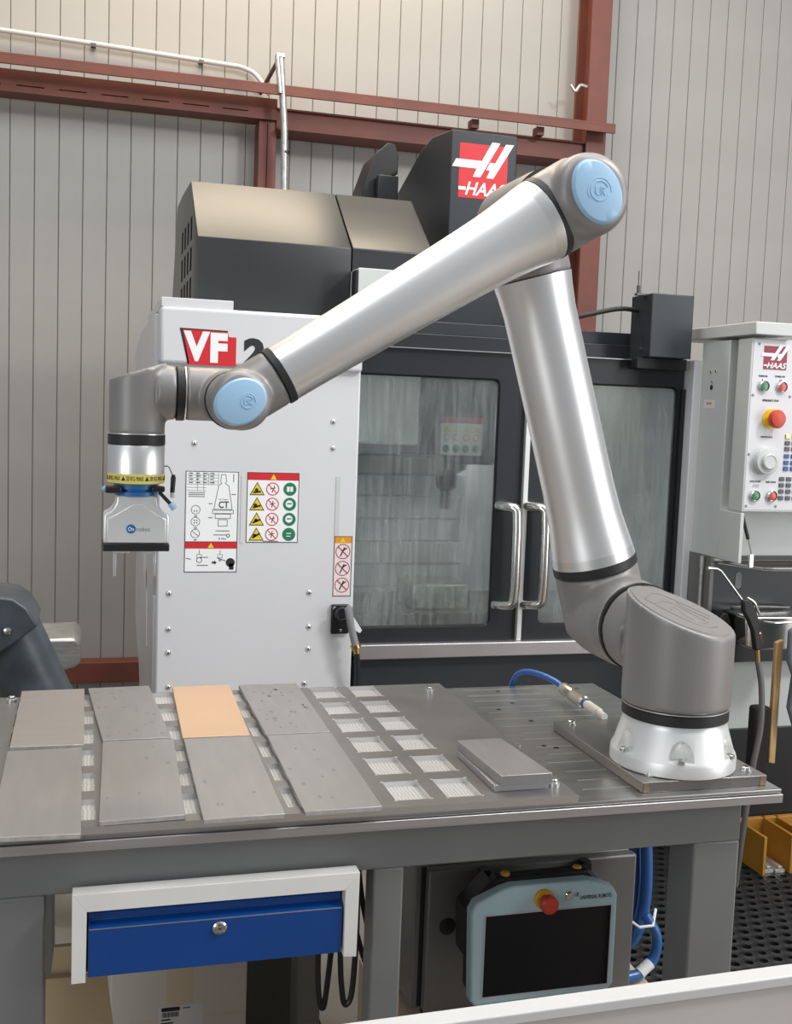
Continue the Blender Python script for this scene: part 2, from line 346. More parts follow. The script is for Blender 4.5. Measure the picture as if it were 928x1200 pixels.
# conduit, bracket and pole on the wall
t = thing('wall_conduit', 'long white electrical conduit clipped to the wall above the red rail', 'conduit', (0.2, 5.95, 2.3))
MB().tube([(-1.2, 5.955, 2.53), (-0.43, 5.955, 2.489), (0.0, 5.955, 2.478), (0.745, 5.955, 2.452)] + spline([(0.76, 5.955, 2.450), (0.82, 5.955, 2.43), (0.86, 5.945, 2.39), (0.905, 5.93, 2.32)], 5)[1:], 0.0125, 12).build('pipe', 'conduit', t)
for x in (0.01, 0.55): MB().box(x - 0.012, x + 0.012, 5.94, 5.996, 2.452 + (0.55 - x) * 0.03, 2.462 + (0.55 - x) * 0.03).build('clip', 'dark_steel', t, smooth=False)
t = thing('steel_pole', 'galvanised pole with diagonal stay strapped to the red post', 'pole', (0.97, 5.75, -0.9))
MB().tube([(1.00, 5.76, -0.88), (0.985, 5.74, 1.0), (0.955, 5.72, 2.10), (0.925, 5.71, 2.445)], 0.018, 14).build('tube', 'galv', t)
MB().tube([(0.905, 5.70, 2.45), (0.925, 5.70, 2.27)], 0.013, 12).build('tube', 'galv', t)
MB().cyl((0.845, 5.86, 2.30), (0.91, 5.71, 2.43), 0.011, n=10).build('stay', 'dark_steel', t)
MB().box(0.90, 0.945, 5.69, 5.74, 2.445, 2.465).build('cap_plate', 'galv', t, bevel=0.002)
for z in (2.28, 1.98): MB().lathe((0.953 - (2.28 - z) * -0.04, 5.725, z), (0, 0, 1), [(0.022, 0), (0.022, 0.012)], 16).build('strap', 'black', t)
o = tag(MB().tube([(2.815, 5.98, -0.85), (2.815, 5.98, 1.2), (2.822, 5.98, 4.4)], 0.014, 10).build('riser_pipe', 'conduit'), 'thin cream riser pipe running beside the tall red column', 'pipe')
t = thing('cable_hook', 'small steel hook fixed to the column above the rail', 'hook', (2.64, 5.9, 2.52))
MB().tube(spline([(2.672, 5.82, 2.53), (2.63, 5.82, 2.535), (2.60, 5.82, 2.50), (2.57, 5.82, 2.53)], 5), 0.009, 8).build('rod', 'galv', t)

# ================================================================== work table
XL = -0.62
tb = thing('work_table', 'heavy grey welded steel work table with machined top', 'table', (0.35, 2.14, -0.9))
top_o = MB().box(XL, 1.27, 1.737, 2.546, -0.0075, 0.0).build('table_top', 'table_top', tb, bevel=0.0012)
groove = MB().box(XL, 1.262, 1.745, 2.540, -0.0095, -0.0075).build('groove', 'edge_alu', tb, smooth=False)
MB().box(XL, 1.272, 1.734, 2.547, -0.026, -0.0095).build('edge_slab', 'edge_alu', tb, bevel=0.001)
ap = MB().box(XL, 1.213, 1.775, 1.83, -0.112, -0.026); ap.build('front_beam', 'frame_grey', tb, bevel=0.004)
MB().box(XL, 1.213, 2.44, 2.50, -0.112, -0.026).build('rear_beam', 'frame_grey', tb, bevel=0.004)
MB().box(1.12, 1.213, 1.83, 2.44, -0.112, -0.026).build('side_beam', 'frame_grey', tb, bevel=0.004)
for (a, b) in ((1.115, 1.213), (0.488, 0.543), (-0.16, -0.057)):
    for (c, d) in ((1.7755, 1.865), (2.41, 2.4995)):
        d2 = d if a != 0.488 else (1.83 if c < 2 else d)
        MB().box(a, b, c, d2, -0.9, -0.111).build('leg', 'frame_grey', tb, bevel=0.004)
holes = MB()
for (x, y) in ((0.93, 2.34), (0.985, 2.39), (0.99, 2.50), (1.205, 2.50), (0.925, 2.06), (0.945, 2.045), (0.97, 2.24)): holes.cyl((x, y, -0.02), (x, y, 0.006), 0.0065, n=16)
carve(top_o, holes); carve(groove, holes)
# machining streaks: fine raised lines left by the face mill
st = MB()
for k in range(15):
    y = 1.80 + k * 0.051 + random.uniform(-.006, .006); a = 0.885 + random.uniform(0, .03) ; b = min(1.26, a + random.uniform(.12, .37))
    if y < 2.17: b = min(b, 0.985)
    st.box(a, b, y, y + 0.0022, 0.0, 0.0005)
st.build('mill_mark', 'alu_ring', tb, smooth=False, kind='stuff')
# ---------------- fixture plate with pockets
T = 0.013
xs = []; cols = [0.521 - 0.0942 * k for k in range(7, -2, -1)]
rows = [1.767 + 0.136 * k for k in range(6)]
for c in cols: xs += [c, c + 0.0647]
xs = [-0.40] + xs + [0.851]; ys = [1.7365]
for r in rows: ys += [r, r + 0.095]
ys += [2.546]
fp = MB(); zt, zp = T, 0.0035
for i in range(len(xs) - 1):
    for j in range(len(ys) - 1):
        x0, x1, y0, y1 = xs[i], xs[i + 1], ys[j], ys[j + 1]
        pk = i % 2 == 1 and j % 2 == 1 and i < len(xs) - 1
        z = zp if pk else zt
        fp.mi(1 if pk else 0).add([(x0, y0, z), (x1, y0, z), (x1, y1, z), (x0, y1, z)], [(0, 1, 2, 3)])
        if pk:
            fp.mi(2)
            for (p, q) in (((x0, y0), (x1, y0)), ((x1, y0), (x1, y1)), ((x1, y1), (x0, y1)), ((x0, y1), (x0, y0))):
                fp.add([(p[0], p[1], zp), (q[0], q[1], zp), (q[0], q[1], zt), (p[0], p[1], zt)], [(0, 1, 2, 3)])
fp.mi(2)
X0, X1, Y0, Y1 = xs[0], xs[-1], ys[0], ys[-1]
for (p, q) in (((X0, Y0), (X1, Y0)), ((X1, Y0), (X1, Y1)), ((X1, Y1), (X0, Y1)), ((X0, Y1), (X0, Y0))):
    fp.add([(p[0], p[1], 0.0002), (q[0], q[1], 0.0002), (q[0], q[1], zt), (p[0], p[1], zt)], [(0, 1, 2, 3)])
fp.add([(X0, Y0, 0.0002), (X1, Y0, 0.0002), (X1, Y1, 0.0002), (X0, Y1, 0.0002)], [(0, 1, 2, 3)])
fx = thing('fixture_plate', 'grey fixture plate with rows of bright milled pockets on the work table', 'fixture plate', (0.22, 2.14, 0.0))
def raw_build(mb, name, mats, parent):
    V = np.array(mb.v); c = (V.min(0) + V.max(0)) / 2; me = bpy.data.meshes.new(name); me.from_pydata([tuple(p) for p in V - c], [], mb.f)
    for m in mats: me.materials.append(M(m))
    me.polygons.foreach_set('material_index', mb.m); o = bpy.data.objects.new(name, me); COL.objects.link(o)
    w = Vector(c) + Vector((0, 0, Z0)); o.location = w - WL[parent.name]; o.parent = parent; WL[o.name] = w; return o
raw_build(fp, 'plate_body', ['fixture', 'pocket_alu', 'alu_ring'], fx)
rl = MB()
for c in cols[-2:]:
    for r in rows:
        for (x, y) in ((c, r), (c + 0.0647, r), (c, r + 0.095), (c + 0.0647, r + 0.095)): rl.cyl((x, y, 0.0128), (x, y, 0.0133), 0.0035, n=10)
rl.build('corner_relief', 'alu_ring', fx, smooth=False, kind='stuff')
# ---------------- blanks
def blank(corners, z, th, m, label, spots=0, group='metal blanks laid on the fixture plate'):
    t = thing('metal_blank', label, 'metal plate', (sum(c[0] for c in corners) / 4, sum(c[1] for c in corners) / 4, z), group)
    MB().prism(corners, 'z', z, z + th).build('plate', m, t, bevel=0.0007)
    (ax, ay), (bx, by) = corners[0], corners[1]
    MB().prism([(ax + .001, ay - .0006), (bx - .001, by - .0006), (bx - .001, by), (ax + .001, ay)], 'z', z + 0.0006, z + th - 0.0006).build('cut_edge', 'blank_edge', t, smooth=False)
    if spots:
        s = MB(); rnd = random.Random(spots)
        (dx, dy) = corners[3]
        for k in range(spots):
            u, v = rnd.uniform(.08, .92), rnd.uniform(.05, .95)
            x = ax + (bx - ax) * u + (dx - ax) * v; y = ay + (by - ay) * u + (dy - ay) * v; r = rnd.uniform(.0022, .0045)
            s.lathe((x, y, z + th - .0002), (0, 0, 1), [(r, 0), (r, 0.0004)], 10, e1=(1, 0, 0), sx=1.0, sy=rnd.uniform(1.4, 2.6))
        s.build('oil_spot', 'spot', t, smooth=False, kind='stuff')
TH = 0.008; P0 = T + 0.0003
blank([(-0.134, 2.140), (0.001, 2.135), (0.001, 2.560), (-0.135, 2.556)], P0, 0.011, 'blank_warm', 'warm grey metal blank beside a bright dowel pin at the back of the plate')
blank([(-0.136, 1.698), (-0.002, 1.690), (-0.002, 2.128), (-0.137, 2.124)], P0, TH, 'blank_grey', 'brushed grey metal blank overhanging the table front, before the warm grey one')
blank([(0.036, 2.166), (0.168, 2.166), (0.146, 2.582), (0.009, 2.574)], P0, TH, 'blank_grey', 'skewed grey metal blank with oil spots, left of the copper coloured one', 26)
blank([(0.025, 1.736), (0.160, 1.742), (0.172, 2.158), (0.036, 2.158)], P0, TH, 'blank_grey', 'slightly skewed grey metal blank in front of the spotted skewed one', 5)
blank([(0.190, 2.159), (0.324, 2.159), (0.332, 2.566), (0.199, 2.563)], P0, TH, 'blank_copper', 'copper orange metal blank, the only orange one')
blank([(0.186, 1.716), (0.319, 1.719), (0.324, 2.152), (0.191, 2.152)], P0, TH, 'blank_grey', 'grey metal blank in front of the copper orange one', 4)
blank([(0.356, 2.156), (0.489, 2.156), (0.493, 2.560), (0.354, 2.560)], P0, TH, 'blank_grey', 'oil spotted grey metal blank at the back, beside the open pockets', 30)
blank([(0.352, 1.722), (0.485, 1.724), (0.4895, 2.150), (0.357, 2.150)], P0, TH, 'blank_grey', 'grey metal blank at the table front beside the open pockets', 9)
# ---------------- finished part and stop pins
tag(MB().prism([(0.706, 1.778), (0.812, 1.780), (0.812, 1.985), (0.706, 1.985)], 'z', T + .0003, T + 0.0125).build('base_plate_part', 'edge_alu', bevel=0.0008), 'thin aluminium plate lying under the grey workpiece near the stop pins', 'metal plate')
tag(MB().prism([(0.716, 1.772), (0.815, 1.774), (0.799, 1.990), (0.706, 1.988)], 'z', T + 0.0128, T + 0.031).build('workpiece', 'blank_grey', bevel=0.001), 'thick grey aluminium workpiece stacked on a thin plate near the stop pins', 'workpiece')
def pin(x, y, h, r, label, flange=True):
    t = thing('locating_pin', label, 'pin', (x, y, T), 'locating pins in the fixture plate')
    MB().lathe((x, y, T), (0, 0, 1), [(r * 0.9, 0), (r, 0.001), (r, h - 0.0015), (r * 0.8, h)], 20).build('shank', 'screw', t)
    if flange:
        MB().lathe((x, y, T), (0, 0, 1), [(r * 1.5, 0.0), (r * 1.5, h * 0.5), (r * 1.02, h * 0.52)], 20).build('collar', 'alu_ring', t)
pin(-0.153, 2.505, 0.014, 0.007, 'short bright collared pin beside the warm grey blank')
pin(0.800, 2.465, 0.014, 0.007, 'short bright collared pin alone at the back edge of the plate')
pin(0.829, 1.967, 0.022, 0.0045, 'slim tall pin behind the thick grey workpiece', False)
pin(0.826, 1.789, 0.015, 0.007, 'short bright collared pin at the front corner of the grey workpiece')
# ---------------- robot mounting plate
t = thing('mounting_plate', 'dark steel mounting plate under the robot base', 'steel plate', (1.12, 1.96, 0))
MB().box(0.990, 1.252, 1.76, 2.163, 0.0004, 0.02).build('plate', 'plate_steel', t, bevel=0.0012)
for (a, b) in ((0.992, 1.004), (1.238, 1.25)): MB().box(a, b, 1.7593, 1.7599, 0.001, 0.019).build('heat_stain', 'rust_edge', t, smooth=False)
for (x, y) in ((1.022, 2.140), (1.026, 1.798), (1.228, 1.793), (1.228, 2.140)):
    b = MB().lathe((x, y, 0.02), (0, 0, 1), [(0.012, 0), (0.012, 0.0015), (0.009, 0.0018), (0.0085, 0.007), (0.007, 0.008)], 20).build('bolt', 'screw', t)
    MB().cyl((x, y, 0.0275), (x, y, 0.0283), 0.0045, n=6).build('socket', 'black', b)
# ---------------- air hose with coupling
t = thing('air_coupling', 'blue air hose with nickel quick coupling lying on the table behind the robot', 'hose', (1.10, 2.3, 0))
MB().tube(spline([(1.05, 2.60, -0.12), (1.052, 2.578, -0.03), (1.058, 2.545, 0.028), (1.075, 2.49, 0.048), (1.10, 2.42, 0.045), (1.112, 2.375, 0.034)], 7), 0.0075, 12).build('hose', 'hose_blue', t)
d = Vector((0.0, -0.26, -0.010)).normalized(); p = Vector((1.112, 2.385, 0.034))
MB().lathe(p, d, [(0.011, 0), (0.0145, 0.004), (0.0145, 0.05), (0.013, 0.053), (0.013, 0.06), (0.0155, 0.063), (0.0155, 0.118), (0.012, 0.122)], 24).build('coupling_body', 'nickel', t)
MB().lathe(p + d * 0.123, d, [(0.009, 0), (0.009, 0.012), (0.011, 0.014), (0.011, 0.07), (0.008, 0.073), (0.008, 0.10)], 20).build('plug', 'carton_white', t)
MB().lathe(p + d * 0.123, d, [(0.0115, 0.0), (0.0115, 0.006)], 20).build('seal', 'hose_blue', t)
# ================================================================== robot arm
BX, BY = 1.112, 1.87
rb = thing('industrial_robot', 'large grey and aluminium six axis robot arm with light blue joint caps', 'robot arm', (BX, BY, 0.02))
u = Vector((-math.cos(math.radians(73.53)), 0, math.sin(math.radians(73.53)))); w = Vector((-math.cos(math.radians(32.5)), 0, -math.sin(math.radians(32.5))))
un = Vector((u.z, 0, -u.x)); wn = Vector((w.z, 0, -w.x)); YA = Vector((0, 1, 0)); ZA = Vector((0, 0, 1)); XA = Vector((1, 0, 0))
S = Vector((BX - .003, BY, 0.256)); E_ = S + u * 0.862; W_ = E_ + w * 0.7287
base = MB().lathe((BX, BY, 0.02), ZA, [(0.117, 0.0003), (0.1205, 0.002), (0.1205, 0.023), (0.1185, 0.029), (0.115, 0.034), (0.1005, 0.082), (0.0985, 0.086), (0.0985, 0.093)], 96).build('base_flange', 'alu_white', rb)
cut = MB(); bolts = []
for k in range(6):
    a = math.radians(-112 + 60 * k); rd = Vector((math.cos(a), math.sin(a), 0)); c = Vector((BX, BY, 0.02)) + rd * 0.1145
    cut.lathe(c + ZA * 0.031, ZA, [(0.0245, 0), (0.0235, 0.014), (0.0195, 0.028), (0.012, 0.038), (0.004, 0.042)], 32); bolts.append(c)
carve(base, cut)
for c in bolts: MB().lathe(c + ZA * 0.031, ZA, [(0.0085, 0.0), (0.0085, 0.006), (0.006, 0.0075)], 16).build('bolt', 'screw', base)
MB().lathe((BX, BY, 0.113), ZA, [(0.096, 0), (0.1020, 0.002), (0.1020, 0.020), (0.099, 0.023)], 72).build('joint_ring', 'black_rubber', rb)
MB().lathe((BX, BY, 0.1358), ZA, [(0.101, 0), (0.1033, 0.0005), (0.1033, 0.0022), (0.101, 0.003)], 72).build('seal_band', 'alu_ring', rb)
def cast(name, mb, vox=0.0042, it=14, m='cast_grey'): return mb.build(name, m, rb, remesh=(vox, it))
# shoulder: upright cylinder cut by a sloping lid, stub towards the back
slope = lambda x, y: 0.318 - 0.24 * (x - BX) + 0.27 * (y - BY)
def cut_cyl(mb, cx, cy, r, z0, top, n=56):
    vs = [(cx + r * math.cos(2 * math.pi * i / n), cy + r * math.sin(2 * math.pi * i / n), z0) for i in range(n)]
    vs += [(x, y, top(x, y)) for (x, y, _) in vs]
    return mb.add(vs, [tuple(reversed(range(n))), tuple(range(n, 2 * n))] + [(i, (i + 1) % n, (i + 1) % n + n, i + n) for i in range(n)])
sh = cut_cyl(MB(), BX, BY, 0.1045, 0.139, slope)
sh.cyl(S + YA * 0.075 - ZA * 0.004, S + YA * 0.148, 0.088, 0.0895, n=56)
cast('shoulder_housing', sh, vox=0.0034, it=7)
lid = MB(); n = 56; rr_ = 0.0945
vs = [(BX + rr_ * math.cos(2 * math.pi * i / n), BY + rr_ * math.sin(2 * math.pi * i / n)) for i in range(n)]
lid.add([(x, y, slope(x, y) - 0.004) for x, y in vs] + [(x, y, slope(x, y) + 0.0012) for x, y in vs], [tuple(reversed(range(n))), tuple(range(n, 2 * n))] + [(i, (i + 1) % n, (i + 1) % n + n, i + n) for i in range(n)])
lido = lid.build('shoulder_lid', 'cap_grey', rb)
# engraved emblem on the lid: long rounded strokes
e1 = Vector((0.86, 0.5, 0)); e1.z = -0.24 * e1.x + 0.27 * e1.y; e1.normalize(); nn = Vector((0.24, -0.27, 1)).normalized(); e2 = nn.cross(e1); lc = Vector((BX, BY, slope(BX, BY) + 0.0014))
def LP(a, b): return lc + e1 * a + e2 * b
em = MB()
for path in ([(-.055, .052), (.02, .066), (.066, -.03)], [(-.055, .03), (-.005, .036), (.012, .02), (.020, -.045)], [(-.03, .005), (-.004, .012), (-.016, -.03), (.0, -.05), (.022, -.05)], [(.03, .03), (.028, .0), (.045, -.04)], [(-.058, .05), (-.05, .0), (-.035, -.045), (-.01, -.068), (.03, -.068)]):
    em.tube(spline([LP(*q) for q in path], 6), 0.0014, 6)
em.build('engraved_emblem', 'cap_grey', lido)
MB().lathe(S + YA * 0.147, YA, [(0.086, 0), (0.0922, 0.001), (0.0922, 0.009), (0.086, 0.010)], 64).build('joint_ring', 'black_rubber', rb)
MB().lathe(S + YA * 0.157, YA, [(0.086, 0), (0.0925, 0.0004), (0.0925, 0.002), (0.086, 0.0024)], 64).build('seal_band', 'alu_ring', rb)
UO = 0.31
U0 = S + YA * UO
ub = MB().lathe(S + YA * 0.160, YA, [(0.0905, 0), (0.095, 0.03), (0.094, UO - 0.16 - 0.01), (0.088, UO - 0.16 + 0.03), (0.070, UO - 0.16 + 0.058), (0.04, UO - 0.16 + 0.068)], 56)
ub.cyl(U0 - u * 0.03, U0 + u * 0.105, 0.0935, 0.0905, 56)
cast('upper_arm_root', ub, it=26)
MB().lathe(U0 + u * 0.105, u, [(0.088, 0), (0.0925, 0.001), (0.0925, 0.018), (0.088, 0.019)], 64).build('joint_ring', 'black_rubber', rb)
MB().lathe(U0 + u * 0.124, u, [(0.0905, 0), (0.0912, 0.001), (0.0890, 0.022)], 64).build('tube_collar', 'alu_ring', rb)
MB().lathe(U0 + u * 0.146, u, [(0.0890, 0), (0.0865, 0.02), (0.0825, 0.05), (0.0790, 0.09), (0.0770, 0.15), (0.0765, 0.25), (0.0762, 0.40), (0.0765, 0.53), (0.080, 0.575), (0.083, 0.60)], 72).build('upper_arm_tube', 'alu', rb)
E0 = E_ + YA * UO
eb = MB().cyl(E0 - u * 0.115, E0, 0.083, n=48).lathe(E_ + YA * 0.15, YA, [(0.080, 0), (0.084, 0.03), (0.084, UO - 0.15 + 0.04), (0.07, UO - 0.15 + 0.08)], 48)
cast('elbow_housing', eb)
MB().lathe(E_ + YA * 0.139, YA, [(0.076, 0), (0.082, 0.001), (0.082, 0.011), (0.076, 0.012)], 56).build('joint_ring', 'black_rubber', rb)
def blue_cap(c, e, a, b, g=1.0, off=0.0):
    o = MB().lathe(c, -YA, [(1.0, -0.016), (1.0, -0.002), (0.97, 0.004), (0.90, 0.0085), (0.6, 0.0115), (0.01, 0.0125)], 56, e1=e, sx=a, sy=b).build('joint_cap', 'cap_blue', rb)
    lg = MB()
    k_ = c + XA * off
    lg.tube(arc(k_ - YA * 0.0122, 0.017 * g, 0.15 * math.pi, 1.9 * math.pi, 24, XA, ZA), 0.0011, 6).tube(arc(k_ - YA * 0.0118, 0.0225 * g, 0, 1.2 * math.pi, 22, XA, ZA), 0.0009, 6)
    q = k_ - YA * 0.0125
    for path in ([(-.008, .007), (-.008, -.003), (-.003, -.007), (.001, -.003), (.001, .007)], [(.004, -.007), (.004, .006), (.009, .004), (.006, 0), (.010, -.007)]):
        lg.tube(spline([q + XA * (a_ * g) + ZA * (b_ * g) for a_, b_ in path], 4), 0.0010, 6)
    lg.build('cap_emblem', 'cap_blue', o)
F0 = E_ + YA * 0.043
fb = MB().lathe(E_ - YA * 0.050, YA, [(0.060, 0), (0.072, 0.012), (0.0755, 0.03), (0.0755, 0.185)], 48, e1=w, sx=0.95)
fb.cyl(F0 - w * 0.015 - YA * 0.008, F0 + w * 0.064, 0.079, 0.0785, 48)
cast('forearm_root', fb, vox=0.0036, it=34)
blue_cap(E_ - YA * 0.0490, w, 0.046, 0.060)
MB().lathe(F0 + w * 0.061, w, [(0.074, 0), (0.0785, 0.001), (0.0785, 0.014), (0.074, 0.015)], 64).build('joint_ring', 'black_rubber', rb)
MB().lathe(F0 + w * 0.076, w, [(0.0775, 0), (0.0775, 0.002), (0.0755, 0.022)], 64).build('tube_collar', 'alu_ring', rb)
MB().lathe(F0 + w * 0.098, w, [(0.0755, 0), (0.0725, 0.02), (0.0690, 0.05), (0.0655, 0.085), (0.0625, 0.14), (0.0595, 0.22), (0.0560, 0.32), (0.0530, 0.42), (0.0515, 0.50), (0.0515, 0.539)], 72).build('forearm_tube', 'alu', rb)
G0 = W_ + YA * 0.043
MB().lathe(G0 - w * 0.092, w, [(0.049, 0), (0.0525, 0.001), (0.0525, 0.013), (0.049, 0.014)], 56).build('joint_ring', 'black_rubber', rb)
wb = MB().cyl(G0 - w * 0.079, G0 + w * 0.008, 0.0508, n=44).lathe(W_ - YA * 0.028, YA, [(0.042, 0), (0.050, 0.010), (0.0515, 0.02), (0.0515, 0.118)], 44, e1=w, sx=0.98)
cast('wrist_fork', wb, 0.003, 26)
blue_cap(W_ + w * 0.004 - YA * 0.0262, w, 0.0465, 0.0385, 0.62, 0.010)
MB().lathe(W_ + YA * 0.091, YA, [(0.048, 0), (0.0520, 0.0008), (0.0520, 0.004), (0.048, 0.005)], 56).build('joint_ring', 'black_rubber', rb)
C2 = Vector((W_.x, W_.y + 0.201, W_.z + 0.010))
w1 = MB().cyl(W_ + YA * 0.097, C2 + YA * 0.055, 0.0505, n=44).cyl(C2 + XA * 0.03, C2 - XA * 0.076, 0.0495, n=44)
cast('wrist_body', w1, 0.0036, 12)
MB().lathe(C2 - XA * 0.0755, -XA, [(0.046, 0), (0.0500, 0.0008), (0.0500, 0.003), (0.046, 0.0035)], 56).build('seal_band', 'alu_ring', rb)
MB().lathe(C2 - XA * 0.079, -XA, [(0.046, 0), (0.0505, 0.0008), (0.0505, 0.013), (0.046, 0.014)], 56).build('joint_ring', 'black_rubber', rb)
TX = C2.x - 0.162; TY = C2.y
w2 = MB().cyl((C2.x - 0.093, TY, C2.z), (TX + 0.034, TY, C2.z), 0.0495, n=44)
cut_cyl(w2, TX, TY, 0.0505, 0.624, lambda x, y: 0.739 + 0.33 * (x - TX), 44)
cast('wrist_elbow', w2, 0.0036, 9)
MB().lathe((TX, TY, 0.624), -ZA, [(0.047, 0), (0.0515, 0.0008), (0.0515, 0.019), (0.047, 0.020)], 56).build('joint_ring', 'black_rubber', rb)
MB().lathe((TX, TY, 0.6255), -ZA, [(0.0505, 0), (0.0520, 0.0004), (0.0520, 0.002)], 56).build('seal_band', 'alu_ring', rb)
MB().lathe((TX, TY, 0.604), -ZA, [(0.0505, 0), (0.0512, 0.001), (0.0512, 0.055)], 64).build('tool_flange', 'alu', rb)
lb = MB().lathe((TX, TY, 0.5525), -ZA, [(0.0505, 0), (0.0516, 0.0003), (0.0516, 0.017), (0.049, 0.0185)], 64).build('payload_band', 'label_yellow', rb)
tx = MB()
def wrap(p):
    a = (p[0] - TX) / 0.0518 + math.radians(14); rr = 0.0517 + (TY - p[1]); return (TX + rr * math.sin(a), TY - rr * math.cos(a), p[2])
for k in range(-2, 3):
    q = TX - 0.0175 + k * 0.043
    put_text(tx, '20 KG MAX', q - 0.015, q + 0.016, 0.5405, 0.5485, TY, 0.0, fn=wrap, th=0.0003)
    tx.add([wrap((q + 0.0185, TY - .0003, 0.5405)), wrap((q + 0.0265, TY - .0003, 0.5405)), wrap((q + 0.0225, TY - .0003, 0.5485))], [(0, 1, 2)])
tx.build('payload_lettering', 'ink', lb, smooth=False)
# quick changer and gripper
MB().lathe((TX, TY, 0.534), -ZA, [(0.036, 0), (0.040, 0.001), (0.040, 0.010), (0.034, 0.011), (0.034, 0.014), (0.039, 0.015), (0.039, 0.022), (0.035, 0.023)], 48).build('quick_changer', 'blue_print', rb)
lv = MB().box(TX - 0.055, TX - 0.026, TY - 0.040, TY - 0.022, 0.517, 0.530)
lvo = lv.build('changer_lever', 'black', rb, bevel=0.003)
MB().box(TX + 0.026, TX + 0.050, TY - 0.040, TY - 0.022, 0.520, 0.531).build('changer_lever', 'black', rb, bevel=0.003)
MB().ball((TX - 0.056, TY - 0.030, 0.523), 0.0065).build('lever_knob', 'cap_line', lvo)
MB().tube([(TX + 0.040, TY - 0.034, 0.520), (TX + 0.062, TY - 0.040, 0.497)], 0.0035, 8).build('release_pin', 'black', lvo)
MB().cyl((TX + 0.060, TY - 0.040, 0.500), (TX + 0.068, TY - 0.042, 0.490), 0.006, n=12).build('pin_tip', 'cap_blue', lvo)
cb_ = MB().tube(spline([(TX + 0.040, TY + 0.02, 0.555), (TX + 0.056, TY, 0.566), (TX + 0.066, TY - 0.01, 0.548)], 6), 0.0012, 6).build('sensor_cable', 'grey_print', rb)
MB().tube([(TX + 0.0665, TY - 0.012, 0.551), (TX + 0.0665, TY - 0.012, 0.545), (TX + 0.065, TY - 0.014, 0.518)], [0.003, 0.0048, 0.0042], 12).build('plug_boot', 'black', cb_)
MB().cyl((TX + 0.065, TY - 0.014, 0.518), (TX + 0.0648, TY - 0.015, 0.508), 0.004, n=12).build('plug_tip', 'white_enamel', cb_)
gx = TX + 0.001
prof = [(-0.0585, 0.4245), (0.0585, 0.4245), (0.0585, 0.4745), (0.056, 0.479), (0.047, 0.484), (0.041, 0.491), (0.037, 0.500), (0.036, 0.513), (-0.036, 0.513), (-0.037, 0.500), (-0.041, 0.491), (-0.047, 0.484), (-0.056, 0.479), (-0.0585, 0.4745)]
gb = MB().prism([(gx + a, b) for a, b in prof], 'y', TY - 0.032, TY + 0.036).build('gripper_body', 'alu_white', rb, bevel=0.004, seg=3)
face = [(-0.0525, 0.4265), (0.0525, 0.4265), (0.0525, 0.470), (0.036, 0.4785), (0.022, 0.488), (0.009, 0.497), (-0.005, 0.498), (-0.020, 0.489), (-0.036, 0.4785), (-0.0525, 0.470)]
MB().prism([(gx + a, b) for a, b in face], 'y', TY - 0.0345, TY - 0.030).build('gripper_face', 'alu_white', gb, bevel=0.0015)
MB().box(gx - 0.0590, gx + 0.0590, TY - 0.0355, TY + 0.038, 0.411, 0.4245).build('gripper_skirt', 'black', gb, bevel=0.0015)
fl = Flat(TY - 0.0345, 0.0005)
fl.disc('blue_print', gx - 0.010, 0.452, 0.0085, 24)
fl.text('white_print', 'On', gx - 0.0155, gx - 0.005, 0.4485, 0.4555, 0.02, 0, 1).text('grey_print', 'robot', gx + 0.0, gx + 0.024, 0.4480, 0.4555)
fl.build(gb, {'blue_print': 'logo_disc', 'white_print': 'logo_letters', 'grey_print': 'logo_word'})
MB().box(gx - 0.040, gx - 0.011, TY - 0.006, TY + 0.006, 0.404, 0.411).box(gx - 0.040, gx - 0.0345, TY - 0.006, TY + 0.006, 0.361, 0.404).build('gripper_finger', 'alu_ring', gb, bevel=0.0006)
MB().box(gx + 0.012, gx + 0.037, TY - 0.006, TY + 0.006, 0.404, 0.411).box(gx + 0.0325, gx + 0.037, TY - 0.006, TY + 0.006, 0.361, 0.404).build('gripper_finger', 'alu_ring', gb, bevel=0.0006)
# ================================================================== machining centre
mc = thing('machining_center', 'white and charcoal enclosed CNC machining center behind the work table', 'machine', (1.2, 4.3, -0.9))
# white electrical cabinet side
MB().box(0.218, 0.858, 3.5, 3.56, -0.87, 0.86).build('front_panel', 'white_enamel', mc, bevel=0.006)
MB().box(0.213, 0.858, 3.478, 3.60, 0.804, 0.980).build('header_panel', 'white_enamel', mc, bevel=0.012, seg=3)
MB().box(0.216, 0.437, 3.49, 4.3, 0.979, 1.008).build('top_strip', 'white_enamel', mc, bevel=0.002)
MB().prism([(3.56, -0.86), (4.30, -0.86), (4.75, -0.45), (5.20, -0.30), (5.20, 0.97), (3.56, 0.97)], 'x', 0.226, 0.85).build('cabinet_body', 'white_side', mc)
MB().prism([(3.62, 0.80), (5.10, 0.80), (5.10, 0.90), (4.55, 0.965), (3.62, 0.965)], 'x', 0.205, 0.2255).build('side_cover', 'white_side', mc, bevel=0.003)
MB().box(0.214, 0.2255, 3.60, 3.66, -0.86, 0.05).build('side_rib', 'white_side', mc, bevel=0.002)
for (x, z) in ((0.326, 0.561), (0.770, 0.643), (0.772, 0.557), (0.256, 0.083), (0.256, -0.032), (0.257, -0.108), (0.708, 0.082), (0.710, -0.032), (0.710, -0.106), (0.259, -0.220), (0.700, -0.222)):
    MB().lathe((x, 3.5, z), (0, -1, 0), [(0.0085, 0), (0.008, 0.003), (0.0055, 0.0055), (0.002, 0.0065)], 16).build('panel_screw', 'screw', mc)
